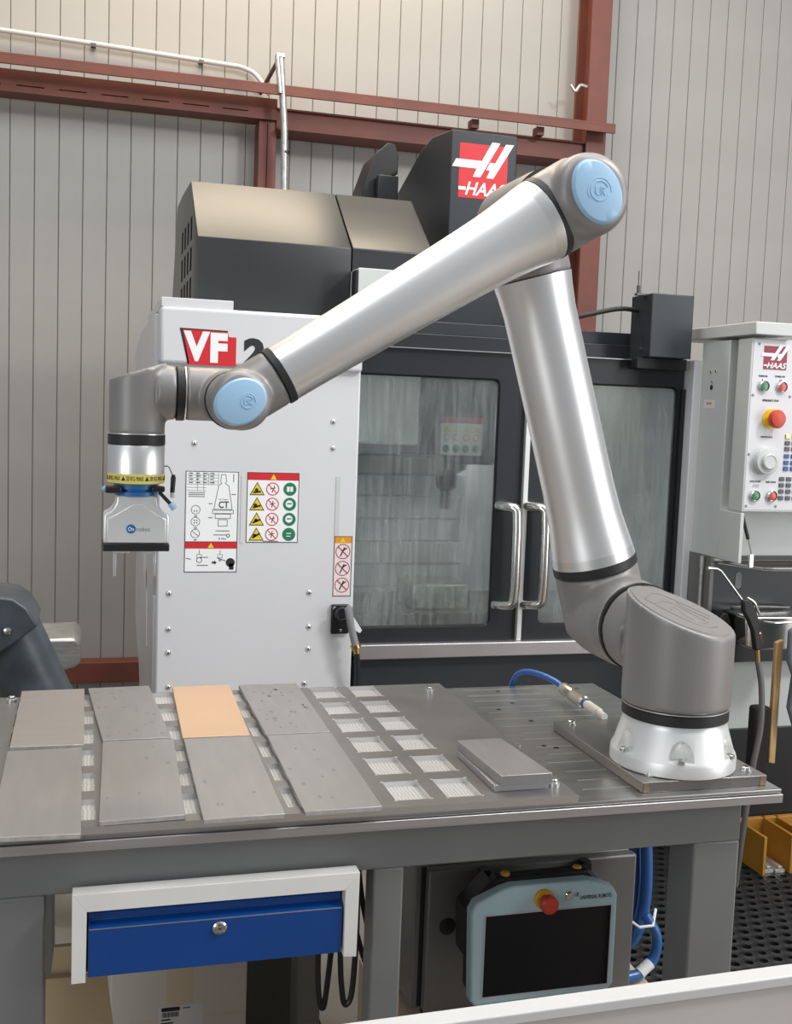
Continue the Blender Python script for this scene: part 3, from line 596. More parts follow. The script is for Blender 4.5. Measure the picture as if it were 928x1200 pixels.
# model lettering
fl = Flat(3.478, 0.0008)
fl.poly('red_print', [(0.298, 0.8045), (0.447, 0.8045), (0.447, 0.895), (0.424, 0.895), (0.420, 0.910), (0.281, 0.913)])
put_text(fl.mb('white_print'), 'V', 0.284, 0.365, 0.815, 0.908, 3.478, 0.05, th=0.0016); put_text(fl.mb('white_print'), 'F', 0.367, 0.420, 0.813, 0.906, 3.478, 0.06, th=0.0016)
put_text(fl.mb('ink'), '2', 0.470, 0.540, 0.808, 0.896, 3.478, 0.06, th=0.001)
fl.poly('ink', [(0.272, 0.916), (0.420, 0.914), (0.420, 0.910), (0.281, 0.912), (0.303, 0.806), (0.298, 0.806)])
fl.build(mc, {'red_print': 'model_badge', 'white_print': 'model_letters', 'ink': 'model_number'})
# decals
def tri(fl, cx, cz, s):
    fl.poly('ink', [(cx - s, cz - s * .85), (cx + s, cz - s * .85), (cx, cz + s * .9)]).poly('yellow_print', [(cx - s * .82, cz - s * .74), (cx + s * .82, cz - s * .74), (cx, cz + s * .70)], 1)
def ban(fl, cx, cz, r, k=0):
    fl.ring('red_print', cx, cz, r, r * .13, lift=1).line('red_print', (cx - r * .66, cz + r * .66), (cx + r * .66, cz - r * .66), r * .12, 1)
    fl.line('ink', (cx - r * .1, cz - r * .55), (cx + r * (.3 - .2 * k), cz + r * .5), r * .12, .5).line('ink', (cx - r * .45, cz - r * .1 * k), (cx + r * .45, cz + r * .15), r * .1, .5)
def decal_base(x0, x1, z0, z1, name, m='white_print'):
    o = MB().box(x0, x1, 3.4992, 3.5, z0, z1).build(name, m, mc, smooth=False)
    fl = Flat(3.4992, 0.0004); fl.frame('ink', x0, x1, z0, z1, 0.0022); return o, fl
d1, fl = decal_base(0.301, 0.468, 0.150, 0.473, 'tool_holder_decal')
fl.rect('red_print', 0.303, 0.466, 0.226, 0.247); fl.rect('ink', 0.303, 0.466, 0.247, 0.249)
fl.poly('yellow_print', [(0.374, 0.228), (0.394, 0.228), (0.384, 0.245)], 1)
for z in (0.461, 0.452, 0.441, 0.431, 0.421, 0.411): fl.line('grey_print', (0.306, z), (0.404 if z > .43 else 0.366, z), 0.0014)
for x in (0.338, 0.358, 0.372, 0.388, 0.404): fl.line('grey_print', (x, 0.408 if x < .36 else 0.43), (x, 0.468), 0.0014)
for z in (0.4645, 0.4555, 0.4455, 0.435):
    for k in range(4): fl.rect('ink', 0.311 + 0.022 * k, 0.320 + 0.022 * k + random.uniform(0, .006), z, z + 0.0028)
for z in (0.403, 0.397, 0.391): fl.rect('ink', 0.310, 0.362, z, z + 0.002)
tool = [(0.413, 0.463), (0.427, 0.463), (0.429, 0.440), (0.425, 0.435), (0.437, 0.428), (0.449, 0.352), (0.391, 0.352), (0.405, 0.428), (0.415, 0.435), (0.411, 0.440)]
for i in range(len(tool)): fl.line('ink', tool[i], tool[(i + 1) % len(tool)], 0.0016)
for (a, b, c, d) in ((0.386, 0.454, 0.338, 0.350), (0.395, 0.445, 0.322, 0.338), (0.405, 0.435, 0.298, 0.320)): fl.frame('ink', a, b, c, d, 0.0016)
fl.text('ink', 'CT', 0.406, 0.438, 0.356, 0.378, 0.02).text('ink', '45 Taper', 0.405, 0.437, 0.381, 0.386)
for (z, n_) in ((0.350, 2), (0.312, 4), (0.274, 0)):
    fl.ring('ink', 0.334, z, 0.0145, 0.0016)
    for k in range(n_): fl.disc('ink', 0.330 + 0.008 * (k % 2), z - 0.004 + 0.008 * (k // 2), 0.0022, 8)
    fl.rect('ink', 0.330, 0.339, z - 0.022, z - 0.019)
fl.line('ink', (0.324, 0.282), (0.344, 0.266), 0.0016)
for (a, b) in (((0.398, 0.283), (0.442, 0.283)), ((0.392, 0.270), (0.432, 0.270)), ((0.452, 0.44), (0.452, 0.465)), ((0.446, 0.40), (0.46, 0.40)), ((0.374, 0.37), (0.386, 0.37)), ((0.374, 0.325), (0.388, 0.325)), ((0.306, 0.195), (0.322, 0.192)), ((0.350, 0.198), (0.376, 0.198)), ((0.340, 0.172), (0.376, 0.172)), ((0.405, 0.196), (0.432, 0.186))): fl.line('ink', a, b, 0.0022)
fl.ring('ink', 0.438, 0.268, 0.006, 0.0022); fl.text('ink', 'B Max', 0.408, 0.433, 0.255, 0.261)
for cx in (0.348, 0.414):
    fl.line('ink', (cx, 0.222), (cx, 0.208), 0.0015).frame('grey_print', cx - 0.008, cx + 0.008, 0.196, 0.208, 0.0015).ring('ink', cx, 0.189, 0.009 if cx < .4 else 0.004, 0.002)
fl.poly('ink', [(0.388, 0.184), (0.396, 0.184), (0.396, 0.188), (0.404, 0.181), (0.396, 0.174), (0.396, 0.178), (0.388, 0.178)])
fl.disc('ink', 0.447, 0.181, 0.0145).rect('ink', 0.443, 0.458, 0.158, 0.178)
fl.build(d1)
d2, fl = decal_base(0.495, 0.664, 0.246, 0.473, 'safety_decal')
fl.rect('red_print', 0.497, 0.662, 0.448, 0.471); fl.poly('yellow_print', [(0.570, 0.450), (0.590, 0.450), (0.580, 0.468)], 1)
for k in range(4):
    z = 0.420 - 0.049 * k
    tri(fl, 0.528, z, 0.0245); fl.disc('ink', 0.526 - .003 * (k % 2), z - .004, 0.006, 10, 2).line('ink', (0.515, z - .012), (0.540, z - .009 + .004 * k), 0.006, 2)
    ban(fl, 0.578, z, 0.021, k % 2)
    fl.disc('green_print', 0.634, z, 0.0215)
    if k == 0: fl.rect('white_print', 0.624, 0.633, z - .008, z + .008, 1).rect('white_print', 0.635, 0.644, z - .008, z + .008, 1)
    elif k == 3: fl.line('white_print', (0.626, z + .003), (0.642, z + .003), .0025, 1).line('white_print', (0.626, z - .006), (0.640, z - .006), .0025, 1)
    else: fl.disc('white_print', 0.633, z + .001, 0.012, 14, 1).line('green_print', (0.626, z + .002), (0.641, z + .002), .004, 2)
fl.rect('ink', 0.55, 0.60, 0.2495, 0.2515); fl.build(d2)
d3, fl = decal_base(0.786, 0.847, 0.068, 0.268, 'prohibition_decal', 'pink_print')
fl.rect('orange_print', 0.788, 0.845, 0.245, 0.266); fl.poly('yellow_print', [(0.806, 0.248), (0.824, 0.248), (0.815, 0.263)], 1)
for k in range(3):
    z = 0.217 - 0.056 * k; fl.ring('red_dark', 0.8165, z, 0.025, 0.0025).line('red_dark', (0.799, z + .017), (0.834, z - .017), 0.003, 1).line('ink', (0.808, z - .016), (0.822, z + .014), .004).line('ink', (0.815, z + .002), (0.83, z + .012), .004)
fl.build(d3)
MB().box(0.786, 0.800, 3.498, 3.5, 0.268, 0.465).build('level_strip', 'console_grey', mc, smooth=False)
MB().box(0.477, 0.484, 3.498, 3.5, 0.245, 0.46).build('clear_strip', 'white_side', mc, smooth=False)
# hood over the cabinet
def hood(x0, x1): return MB().prism([(3.90, 0.985), (3.90, 1.260), (4.217, 1.505), (4.60, 1.52), (4.85, 1.515), (5.05, 1.16), (5.05, 0.985)], 'x', x0, x1)
hood_o = hood(0.360, 0.9055).build('hood', 'machine_hood', mc, bevel=0.004)
hood(0.910, 1.215).build('hood', 'machine_hood', mc, bevel=0.004)
lv = MB()
for r in range(3):
    for c in range(4):
        lv.box(0.34, 0.42, 4.12 + c * 0.13, 4.19 + c * 0.13, 1.06 + r * 0.11, 1.145 + r * 0.11)
        MB().box(0.39, 0.41, 4.15 + c * 0.13, 4.155 + c * 0.13, 1.062 + r * 0.11, 1.143 + r * 0.11).build('louvre', 'machine_hood', mc, smooth=False)
carve(hood_o, lv)
MB().box(0.905, 1.10, 3.78, 3.90, 0.985, 1.178).build('junction_box', 'console_grey', mc, bevel=0.004)
MB().box(0.895, 0.905, 3.78, 3.84, 1.06, 1.17).build('box_hinge', 'black', mc, bevel=0.002)
# spindle head cover with logo
MB().prism([(4.20, 1.0), (4.20, 1.792), (4.46, 1.820), (4.62, 1.80), (5.05, 1.66), (5.05, 1.0)], 'x', 1.363, 1.638).build('head_cover', 'machine_dark', mc, bevel=0.005)
fl = Flat(4.2, 0.0012); haas_logo(fl, 1.397, 1.600, 1.535, 1.745, 'red_print')
fl.build(mc, {'red_print': 'logo_field', 'white_print': 'logo_letters'})
MB().prism([(1.13, 1.50), (1.145, 1.66), (1.19, 1.79), (1.25, 1.850), (1.285, 1.845), (1.30, 1.80), (1.30, 1.72), (1.25, 1.70), (1.22, 1.62), (1.22, 1.50)], 'y', 4.75, 4.95).build('cable_chain_cover', 'black', mc, bevel=0.004)
MB().box(1.20, 1.29, 4.70, 4.74, 1.45, 1.70).build('bracket_plate', 'machine_hood', mc, bevel=0.003)
MB().box(0.92, 2.07, 4.62, 4.9, 0.9, 0.985).build('roof_pan', 'door_dark', mc, bevel=0.004)  # unseen pan, cut back to the rear so hall light enters the enclosure
MB().box(1.10, 1.72, 3.98, 4.3, 0.985, 1.30).build('column_cover', 'machine_dark', mc, bevel=0.004)
# door header rails
MB().box(0.862, 2.072, 3.60, 3.95, 0.895, 0.950).build('header_rail', 'door_dark', mc, bevel=0.003)
MB().box(0.90, 2.072, 3.63, 3.95, 0.950, 0.995).build('header_rail', 'machine_dark', mc, bevel=0.003)
MB().box(0.862, 2.06, 3.545, 3.60, 0.895, 0.898).build('bright_lip', 'sill', mc, smooth=False)
# doors
def door_frame(x0, x1, z0, z1, hx0, hx1, hz0, hz1, y0, y1):
    inner = rrect(hx0, hx1, hz0, hz1, 0.022, 5); n = len(inner); mb = MB()
    outer = []
    side = [('x1', 'z1'), ('z1', 'x0'), ('x0', 'z0'), ('z0', 'x1')]; val = dict(x0=x0, x1=x1, z0=z0, z1=z1); cor = [(x1, z1), (x0, z1), (x0, z0), (x1, z0)]
    for i, p in enumerate(inner):
        q, k = divmod(i, 6)
        if k in (0, 5):
            e = side[q][0 if k == 0 else 1]; outer.append((val[e], p[1]) if e[0] == 'x' else (p[0], val[e]))
        else: outer.append(cor[q])
    for y in (y0, y1):
        mb.add([(p[0], y, p[1]) for p in inner] + [(p[0], y, p[1]) for p in outer], [(i, (i + 1) % n, n + (i + 1) % n, n + i) for i in range(n)])
    mb.add([(p[0], y0, p[1]) for p in inner] + [(p[0], y1, p[1]) for p in inner], [(i, (i + 1) % n, n + (i + 1) % n, n + i) for i in range(n)])
    mb.add([(p[0], y0, p[1]) for p in outer] + [(p[0], y1, p[1]) for p in outer], [(i, (i + 1) % n, n + (i + 1) % n, n + i) for i in range(n)])
    return mb, inner
for (x0, x1, h0, h1) in ((0.80, 1.437, 0.83, 1.368), (1.487, 2.072, 1.548, 2.052)):
    mb, inner = door_frame(x0, x1, -0.106, 0.895, h0, h1, -0.055, 0.808, 3.56, 3.59)
    dr = mb.build('door', 'door_dark', mc, angle=30)
    cx, cz = (h0 + h1) / 2, 0.376
    MB().prism([(cx + (p[0] - cx) * 1.01, cz + (p[1] - cz) * 1.01) for p in inner], 'y', 3.572, 3.578).build('window_pane', 'wet_pane', dr, smooth=False)
    gs = MB()
    for i in range(len(inner)):
        a, b = inner[i], inner[(i + 1) % len(inner)]
        k = lambda p, s: (cx + (p[0] - cx) * s, cz + (p[1] - cz) * s)
        pa, pb, qa, qb = k(a, 1.0), k(b, 1.0), k(a, .985), k(b, .985)
        gs.add([(pa[0], 3.562, pa[1]), (pb[0], 3.562, pb[1]), (qb[0], 3.5715, qb[1]), (qa[0], 3.5715, qa[1])], [(0, 1, 2, 3)])
    gs.build('window_gasket', 'black', dr, smooth=False)
for x in (1.378, 1.484):
    pts = [(x, 3.56, 0.372), (x + .012, 3.535, 0.371)] + [Vector((x + .030, 3.512, 0.350)) + Vector((.018 * math.sin(t), -.012 * math.sin(t), .020 * math.cos(t))) for t in (0.2, 0.7, 1.2, 1.57)]
    pts += [(x + .050, 3.498, 0.30), (x + .052, 3.498, 0.10)] + [Vector((x + .032, 3.512, 0.048)) + Vector((.018 * math.cos(t), -.012 * math.cos(t), -.020 * math.sin(t))) for t in (0.0, 0.5, 1.0, 1.4)] + [(x + .014, 3.535, 0.023), (x + .004, 3.56, 0.022)]
    MB().tube(pts, 0.0175, 16).build('door_handle', 'stainless', mc)
MB().box(1.437, 1.467, 3.57, 3.60, -0.106, 0.895).build('door_seal', 'black', mc, smooth=False)
MB().box(1.467, 1.485, 3.552, 3.60, -0.106, 0.895).build('bright_strip', 'alu_white', mc, bevel=0.002)
MB().box(0.885, 2.09, 3.53, 3.60, -0.157, -0.106).build('door_sill', 'sill', mc, bevel=0.004)
MB().box(0.885, 2.09, 3.56, 3.62, -0.87, -0.157).build('lower_panel', 'machine_dark', mc, bevel=0.003)
MB().box(0.858, 0.885, 3.64, 3.66, -0.87, -0.106).build('gap_panel', 'machine_dark', mc, smooth=False)
# enclosure interior seen through the panes
MB().box(0.86, 2.25, 4.85, 4.90, -0.87, 0.93).build('rear_wall', 'interior', mc, smooth=False)
MB().box(0.852, 0.862, 3.62, 4.90, -0.3, 0.93).build('inner_side', 'interior', mc, smooth=False)
MB().box(2.085, 2.10, 3.62, 4.90, -0.3, 0.93).build('inner_side', 'interior', mc, smooth=False)
MB().box(0.86, 2.09, 3.62, 4.85, -0.34, -0.30).build('chip_pan', 'interior', mc, smooth=False)
MB().box(1.335, 1.60, 4.20, 4.70, 0.48, 0.90).build('spindle_head', 'black', mc, bevel=0.006)
MB().lathe((1.468, 4.42, 0.48), (0, 0, -1), [(0.09, 0), (0.085, 0.03), (0.05, 0.05), (0.045, 0.11), (0.02, 0.12), (0.016, 0.2)], 24).build('spindle_nose', 'dark_steel', mc)
sg = MB().box(1.366, 1.540, 4.196, 4.2, 0.517, 0.670).build('spindle_decal', 'white_print', mc, smooth=False)
fl = Flat(4.196, 0.001); fl.rect('red_print', 1.366, 1.540, 0.645, 0.670)
for k in range(4):
    cx = 1.390 + 0.042 * k; fl.poly('yellow_print', [(cx - .018, 0.608), (cx + .018, 0.608), (cx, 0.638)]); fl.ring('red_print', cx, 0.588, 0.014, 0.003, 16); fl.disc('green_print', cx, 0.543, 0.016, 14)
fl.build(sg)
MB().box(0.87, 1.20, 3.95, 4.0, 0.56, 0.90).build('tool_changer_cover', 'interior_white', mc, bevel=0.01)
MB().prism([(1.20, 0.56), (1.23, 0.56), (1.36, 0.90), (1.30, 0.90)], 'y', 3.95, 4.02).build('changer_arm', 'machine_dark', mc, smooth=False)
MB().box(0.87, 1.33, 4.02, 4.10, 0.44, 0.52).build('changer_beam', 'dark_steel', mc, bevel=0.01)
for k in range(7): MB().box(0.90, 1.62, 4.60 - 0.006 * (k % 2), 4.66, -0.28 + 0.10 * k, -0.185 + 0.10 * k).build('way_cover_plate', 'interior', mc, bevel=0.004)
MB().box(0.95, 2.0, 3.95, 4.45, -0.16, -0.08).build('machine_table', 'dark_steel', mc, bevel=0.004)
MB().box(1.22, 1.45, 4.02, 4.25, -0.08, 0.02).build('vise', 'galv', mc, bevel=0.008)
# dark box and right hand post
MB().box(1.868, 2.030, 3.45, 3.60, 0.904, 1.122).build('motor_cover', 'machine_dark', mc, bevel=0.003)
MB().box(1.86, 1.866, 3.50, 3.51, 0.93, 0.94).build('cover_screw', 'screw', mc, smooth=False)
MB().box(1.85, 2.045, 3.50, 3.60, 0.865, 0.904).build('cover_bracket', 'black', mc, bevel=0.002)
MB().tube([(1.838, 3.5, 1.122), (1.838, 3.5, 1.15)], 0.006, 8).tube([(1.838, 3.5, 1.15), (1.837, 3.5, 1.20)], 0.0018, 6).box(1.83, 1.87, 3.49, 3.51, 1.116, 1.123).build('antenna', 'dark_steel', mc)
MB().tube(spline([(1.868, 3.55, 1.07), (1.80, 3.55, 1.072), (1.72, 3.56, 1.055), (1.63, 3.57, 1.03), (1.5, 3.6, 0.98)], 6), 0.0085, 10).build('cable', 'black_rubber', mc)
MB().box(2.060, 2.074, 3.545, 3.60, -0.106, 0.80).build('door_seal', 'black', mc, smooth=False)
MB().box(2.076, 2.104, 3.50, 3.62, -0.87, 0.905).build('post', 'white_enamel', mc, bevel=0.003)
# control console
co = MB().box(2.105, 2.75, 3.325, 3.50, 0.218, 0.968).build('console_cabinet', 'console_grey', mc, bevel=0.003)
MB().box(2.45, 2.75, 3.28, 3.325, 0.39, 0.966).build('console_recess', 'console_grey', co, smooth=False)
cf = MB().box(2.106, 2.75, 3.20, 3.28, 0.392, 0.968).build('console_front', 'console_grey', mc, bevel=0.003)
MB().box(2.113, 2.74, 3.1985, 3.201, 0.400, 0.962).build('face_plate', 'console_face', cf, smooth=False)
MB().box(2.098, 2.245, 3.172, 3.66, 0.978, 1.020).build('console_cap', 'console_grey', mc, bevel=0.003)
MB().box(2.105, 2.118, 3.198, 3.325, 0.218, 0.388).build('side_plate', 'console_grey', mc, bevel=0.002)
fl = Flat(3.1985, 0.0012); haas_logo(fl, 2.152, 2.240, 0.868, 0.945, 'red_dark')
fl.text('ink', 'POWER ON', 2.138, 2.170, 0.842, 0.848).text('ink', 'POWER OFF', 2.200, 2.238, 0.843, 0.849).text('ink', 'EMERGENCY STOP', 2.158, 2.220, 0.762, 0.769).text('ink', 'HANDLE JOG', 2.160, 2.205, 0.640, 0.647).text('ink', 'CYCLE START', 2.130, 2.172, 0.492, 0.498).text('ink', 'FEED HOLD', 2.192, 2.230, 0.491, 0.497)
fl.rect('ink', 2.152, 2.154, 0.829, 0.836).ring('ink', 2.222, 0.833, 0.004, 0.001).ring('grey_print', 2.148, 0.480, 0.005, 0.001).ring('grey_print', 2.160, 0.480, 0.005, 0.001)
fl.build(cf, {'ink': 'console_lettering', 'red_dark': 'logo_field', 'white_print': 'logo_letters'})
for (x, z, m) in ((2.157, 0.812, 'button_green'), (2.226, 0.812, 'button_red'), (2.150, 0.447, 'button_green'), (2.215, 0.447, 'button_red')):
    MB().lathe((x, 3.1985, z), (0, -1, 0), [(0.0185, 0), (0.0185, 0.010), (0.016, 0.013), (0.0155, 0.006), (0.002, 0.006)], 24).build('button_bezel', 'screw', cf)
    MB().lathe((x, 3.1985, z), (0, -1, 0), [(0.015, 0.004), (0.0145, 0.010), (0.006, 0.0115)], 22).build('button', m, cf)
MB().lathe((2.196, 3.1985, 0.705), (0, -1, 0), [(0.034, 0), (0.034, 0.004)], 32).build('stop_ring', 'yellow', cf)
MB().lathe((2.196, 3.1985, 0.705), (0, -1, 0), [(0.016, 0.004), (0.016, 0.022), (0.030, 0.026), (0.031, 0.036), (0.026, 0.044), (0.01, 0.047)], 32).build('stop_button', 'estop_red', cf)
MB().lathe((2.180, 3.1985, 0.563), (0, -1, 0), [(0.044, 0), (0.044, 0.020), (0.041, 0.024), (0.026, 0.026), (0.026, 0.034), (0.022, 0.037), (0.021, 0.035), (0.002, 0.035)], 40).build('handwheel', 'console_grey', cf)
for (x, z) in ((2.133, 0.950), (2.120, 0.781), (2.120, 0.585), (2.122, 0.412), (2.236, 0.412), (2.262, 0.781)):
    MB().lathe((x, 3.1985, z), (0, -1, 0), [(0.005, 0), (0.004, 0.002)], 12).build('face_screw', 'grey_print', cf)
for i, z in enumerate((0.648, 0.626, 0.606, 0.582, 0.560, 0.540, 0.505, 0.484, 0.463, 0.441)):
    for j in range(3):
        x = 2.264 + j * 0.027 - (0.012 if i > 5 else 0); m = 'brass' if i == 0 else ('key_blue' if 3 <= i <= 5 else 'key_grey')
        MB().box(x - 0.009, x + 0.009, 3.194, 3.1985, z - 0.007, z + 0.007).build('key', m, cf, bevel=0.001)
MB().box(2.300, 2.60, 3.196, 3.1985, 0.72, 0.93).build('screen', 'screen', cf, smooth=False)
fl = Flat(3.0); st = MB().box(2.1044, 2.105, 3.40, 3.47, 0.735, 0.765).build('handwritten_tag', 'pink_print', co, smooth=False)
tg = MB()
for k in range(4): tg.box(2.1040, 2.1044, 3.452 - k * 0.009, 3.4505 - k * 0.009, 0.747, 0.757).box(2.1040, 2.1044, 3.4505 - k * 0.009, 3.446 - k * 0.009, 0.751 + 0.002 * (k % 2), 0.753 + 0.002 * (k % 2))
tg.build('pen_scribble', 'ink', st, smooth=False, kind='stuff')
for (y, z) in ((3.437, 0.862), (3.405, 0.864), (3.425, 0.828)): MB().lathe((2.105, y, z), (-1, 0, 0), [(0.006, 0), (0.004, 0.002)], 12).build('rivet', 'screw', co)
MB().lathe((2.105, 3.428, 0.808), (-1, 0, 0), [(0.009, 0), (0.009, 0.001)], 14).build('key_hole', 'black', co)
# open bay under the console with flip-down shelf
MB().box(2.118, 2.75, 3.36, 3.37, 0.225, 0.392).build('bay_back', 'interior', mc, smooth=False)
MB().box(2.118, 2.75, 3.30, 3.36, 0.214, 0.228).build('bay_floor', 'black', mc, smooth=False)
sf = MB().prism([(2.120, 3.34), (2.192, 3.18), (2.222, 3.165), (2.75, 3.165), (2.75, 3.34)], 'z', 0.196, 0.201).build('flip_shelf', 'stainless', mc, bevel=0.001)
MB().tube([(2.120, 3.335, 0.204), (2.190, 3.178, 0.204), (2.225, 3.162, 0.204), (2.75, 3.162, 0.204)], 0.004, 8).build('shelf_rim', 'screw', sf)
gsx = MB().cyl((2.118, 3.21, 0.380), (2.140, 3.20, 0.300), 0.006, n=10).build('gas_strut', 'black', mc)
MB().cyl((2.140, 3.20, 0.300), (2.152, 3.195, 0.250), 0.003, n=8).build('strut_rod', 'screw', gsx); MB().box(2.145, 2.160, 3.19, 3.20, 0.205, 0.250).build('strut_foot', 'alu_ring', gsx, bevel=0.001)
lp = MB().box(2.118, 2.75, 3.36, 3.42, -0.16, 0.196).build('apron_panel', 'door_dark', mc, smooth=False)
MB().prism(rrect(2.205, 2.230, 0.105, 0.165, 0.012), 'y', 3.358, 3.361).build('apron_slot', 'grey_print', lp, smooth=False)
MB().box(2.104, 2.118, 3.36, 3.62, -0.87, 0.218).build('corner_panel', 'box_grey', mc, smooth=False)
MB().box(2.118, 2.75, 3.42, 3.47, -0.42, -0.16).build('base_panel', 'console_grey', mc, smooth=False)
MB().box(2.118, 2.75, 3.40, 3.50, -0.87, -0.42).build('base_skirt', 'black', mc, smooth=False)
MB().cyl((2.094, 3.40, 0.217), (2.094, 3.40, -0.30), 0.007, n=10).lathe((2.094, 3.40, 0.175), (0, 0, 1), [(0.0095, 0), (0.0095, 0.04)], 12).build('coolant_pipe', 'galv', mc)
# ================================================================== things around the machine
t = thing('coolant_gun', 'grey coolant hose gun hanging on a black bracket on the white cabinet', 'spray gun', (0.82, 3.45, -0.9))
br_ = MB().box(0.782, 0.842, 3.485, 3.4995, -0.056, 0.042).build('holder_plate', 'black', t, bevel=0.004)
for (x, z) in ((0.792, 0.030), (0.815, -0.045)): MB().lathe((x, 3.485, z), (0, -1, 0), [(0.006, 0), (0.004, 0.003)], 12).build('screw', 'screw', br_)
MB().tube(arc((0.812, 3.455, 0.015), 0.020, 0, 2 * math.pi, 20, XA, ZA), 0.006, 8).build('hook', 'black', t)
MB().tube([(0.835, 3.44, 0.045), (0.828, 3.44, 0.035), (0.838, 3.44, -0.02), (0.855, 3.44, -0.085)], [0.010, 0.014, 0.012, 0.013], 14).build('gun_body', 'grey_print', t)
MB().prism([(0.838, 0.02), (0.875, -0.035), (0.868, -0.045), (0.842, -0.03)], 'y', 3.436, 3.446).build('trigger', 'paper', t, bevel=0.001)
MB().tube([(0.853, 3.44, -0.082), (0.858, 3.44, -0.094)], 0.017, 16).tube([(0.857, 3.44, -0.09), (0.861, 3.44, -0.112)], 0.010, 12).build('brass_fitting', 'brass', t)
MB().tube(spline([(0.860, 3.44, -0.10), (0.868, 3.45, -0.17), (0.872, 3.47, -0.30), (0.868, 3.5, -0.6), (0.87, 3.50, -0.88)], 6), 0.009, 10).build('hose', 'black_rubber', t)
t = thing('air_blow_gun', 'black air blow gun with long bent chrome nozzle hanging beside the console', 'air gun', (2.15, 3.15, -0.9))
MB().tube([(1.950, 3.13, 0.213), (1.985, 3.13, 0.211), (2.000, 3.13, 0.203), (2.082, 3.12, 0.105)], [0.0065, 0.0045, 0.0045, 0.0045], 10).build('nozzle', 'screw', t)
MB().prism([(x - 0.045, z * 0.98 + 0.012) for x, z in ((2.120, 0.10), (2.140, 0.105), (2.170, 0.07), (2.180, 0.04), (2.205, -0.07), (2.178, -0.075), (2.165, -0.01), (2.145, 0.03), (2.125, 0.06))], 'y', 3.105, 3.128).build('grip', 'black_rubber', t, bevel=0.006)
MB().tube(spline([(2.095, 3.115, 0.117), (2.120, 3.11, 0.10), (2.142, 3.11, 0.06)], 6), 0.004, 8).build('lever', 'stainless', t)
MB().cyl((2.147, 3.117, -0.058), (2.153, 3.117, -0.102), 0.008, n=12).build('fitting', 'brass', t)
MB().tube(spline([(2.153, 3.117, -0.10), (2.172, 3.115, -0.19), (2.175, 3.11, -0.32), (2.155, 3.11, -0.46), (2.14, 3.12, -0.70), (2.14, 3.14, -0.88)], 7), 0.010, 10).build('hose', 'box_grey', t)
t = thing('chip_tray', 'stainless steel tray with wire rim hung on the machine apron', 'tray', (2.25, 3.2, -0.08))
MB().prism([(2.165, 0.030), (2.175, -0.075), (2.225, -0.085), (2.43, -0.085), (2.43, 0.030)], 'y', 3.22, 3.355).build('tray_body', 'stainless', t, bevel=0.006)
MB().tube(spline([(2.155, 3.20, 0.045), (2.19, 3.13, 0.030), (2.28, 3.13, 0.030), (2.42, 3.14, 0.030)], 6), 0.004, 8).tube(spline([(2.155, 3.20, 0.045), (2.17, 3.32, 0.045), (2.28, 3.34, 0.045), (2.42, 3.34, 0.04)], 6), 0.004, 8).build('wire_rim', 'screw', t)
MB().prism([(2.11, -0.06), (2.115, 0.01), (2.128, 0.03), (2.145, 0.03), (2.16, 0.0), (2.17, -0.075)], 'y', 3.30, 3.355).build('holster', 'black', t, bevel=0.003)
MB().lathe((2.225, 3.22, -0.03), (0, -1, 0), [(0.007, 0), (0.004, 0.003)], 12).build('screw', 'screw', t)
t = thing('hand_brush', 'long hand brush with worn wooden handle and black bristles', 'brush', (2.28, 3.25, -0.5))
MB().prism([(2.243, -0.045), (2.270, -0.035), (2.270, -0.465), (2.244, -0.460)], 'y', 3.15, 3.168).build('handle', 'wood', t, bevel=0.003)
MB().box(2.182, 2.243, 3.15, 3.20, -0.500, -0.265).build('bristles', 'bristle', t, bevel=0.012)
tag(MB().prism([(2.260, 0.005), (2.285, 0.02), (2.40, 0.03), (2.40, -0.52), (2.36, -0.46), (2.315, -0.36), (2.275, -0.26), (2.285, -0.15), (2.262, -0.10)], 'y', 3.10, 3.125).build('hanging_rag', 'cloth', bevel=0.008), 'grey blue work rag draped from the steel tray', 'rag')
# chip conveyor and chute on the left
t = thing('chip_conveyor', 'dark blue grey chip conveyor tube leaning beside the machine', 'conveyor', (-0.2, 3.3, -0.9))
a0 = Vector((-0.30, 3.3, 0.196)); a1 = Vector((0.165, 3.3, -0.85))
ax = (a1 - a0).normalized(); nx = Vector((ax.z, 0, -ax.x))
MB().cyl(a0 + ax * 0.20, a1, 0.098, n=40).build('tube', 'conveyor', t)
pr = [(-0.42, 0.16), (-0.19, 0.128), (-0.155, 0.103), (-0.125, 0.052), (-0.19, 0.0), (-0.30, -0.07), (-0.42, -0.10)]
MB().prism(pr, 'y', 3.16, 3.42).build('drive_housing', 'conveyor', t, bevel=0.006)
MB().lathe((-0.205, 3.16, 0.040), (0, -1, 0), [(0.011, 0), (0.010, 0.005), (0.003, 0.008)], 14).build('screw', 'screw', t)
tag(MB().prism([(-0.24, -0.135), (-0.03, -0.130), (-0.012, -0.150), (-0.012, -0.215), (-0.03, -0.232), (-0.09, -0.250), (-0.24, -0.285)], 'y', 3.85, 4.15).prism([(-0.23, -0.285), (-0.13, -0.26), (-0.13, -0.9), (-0.23, -0.9)], 'y', 3.95, 4.05).build('chip_chute', 'scrap_alu', bevel=0.01), 'scratched bare metal chute end behind the conveyor tube', 'chute')
t = thing('document_pocket', 'torn white paper sheets hanging on the side of the white cabinet', 'paper', (0.19, 3.7, 0.05))
MB().add([(0.203, 3.75, 0.43), (0.203, 3.62, 0.43), (0.200, 3.60, 0.23), (0.196, 3.74, 0.20)], [(0, 1, 2, 3)]).add([(0.202, 3.75, 0.43), (0.202, 3.62, 0.43), (0.199, 3.60, 0.23), (0.195, 3.74, 0.20)], [(3, 2, 1, 0)]).build('sheet', 'paper', t, smooth=False)
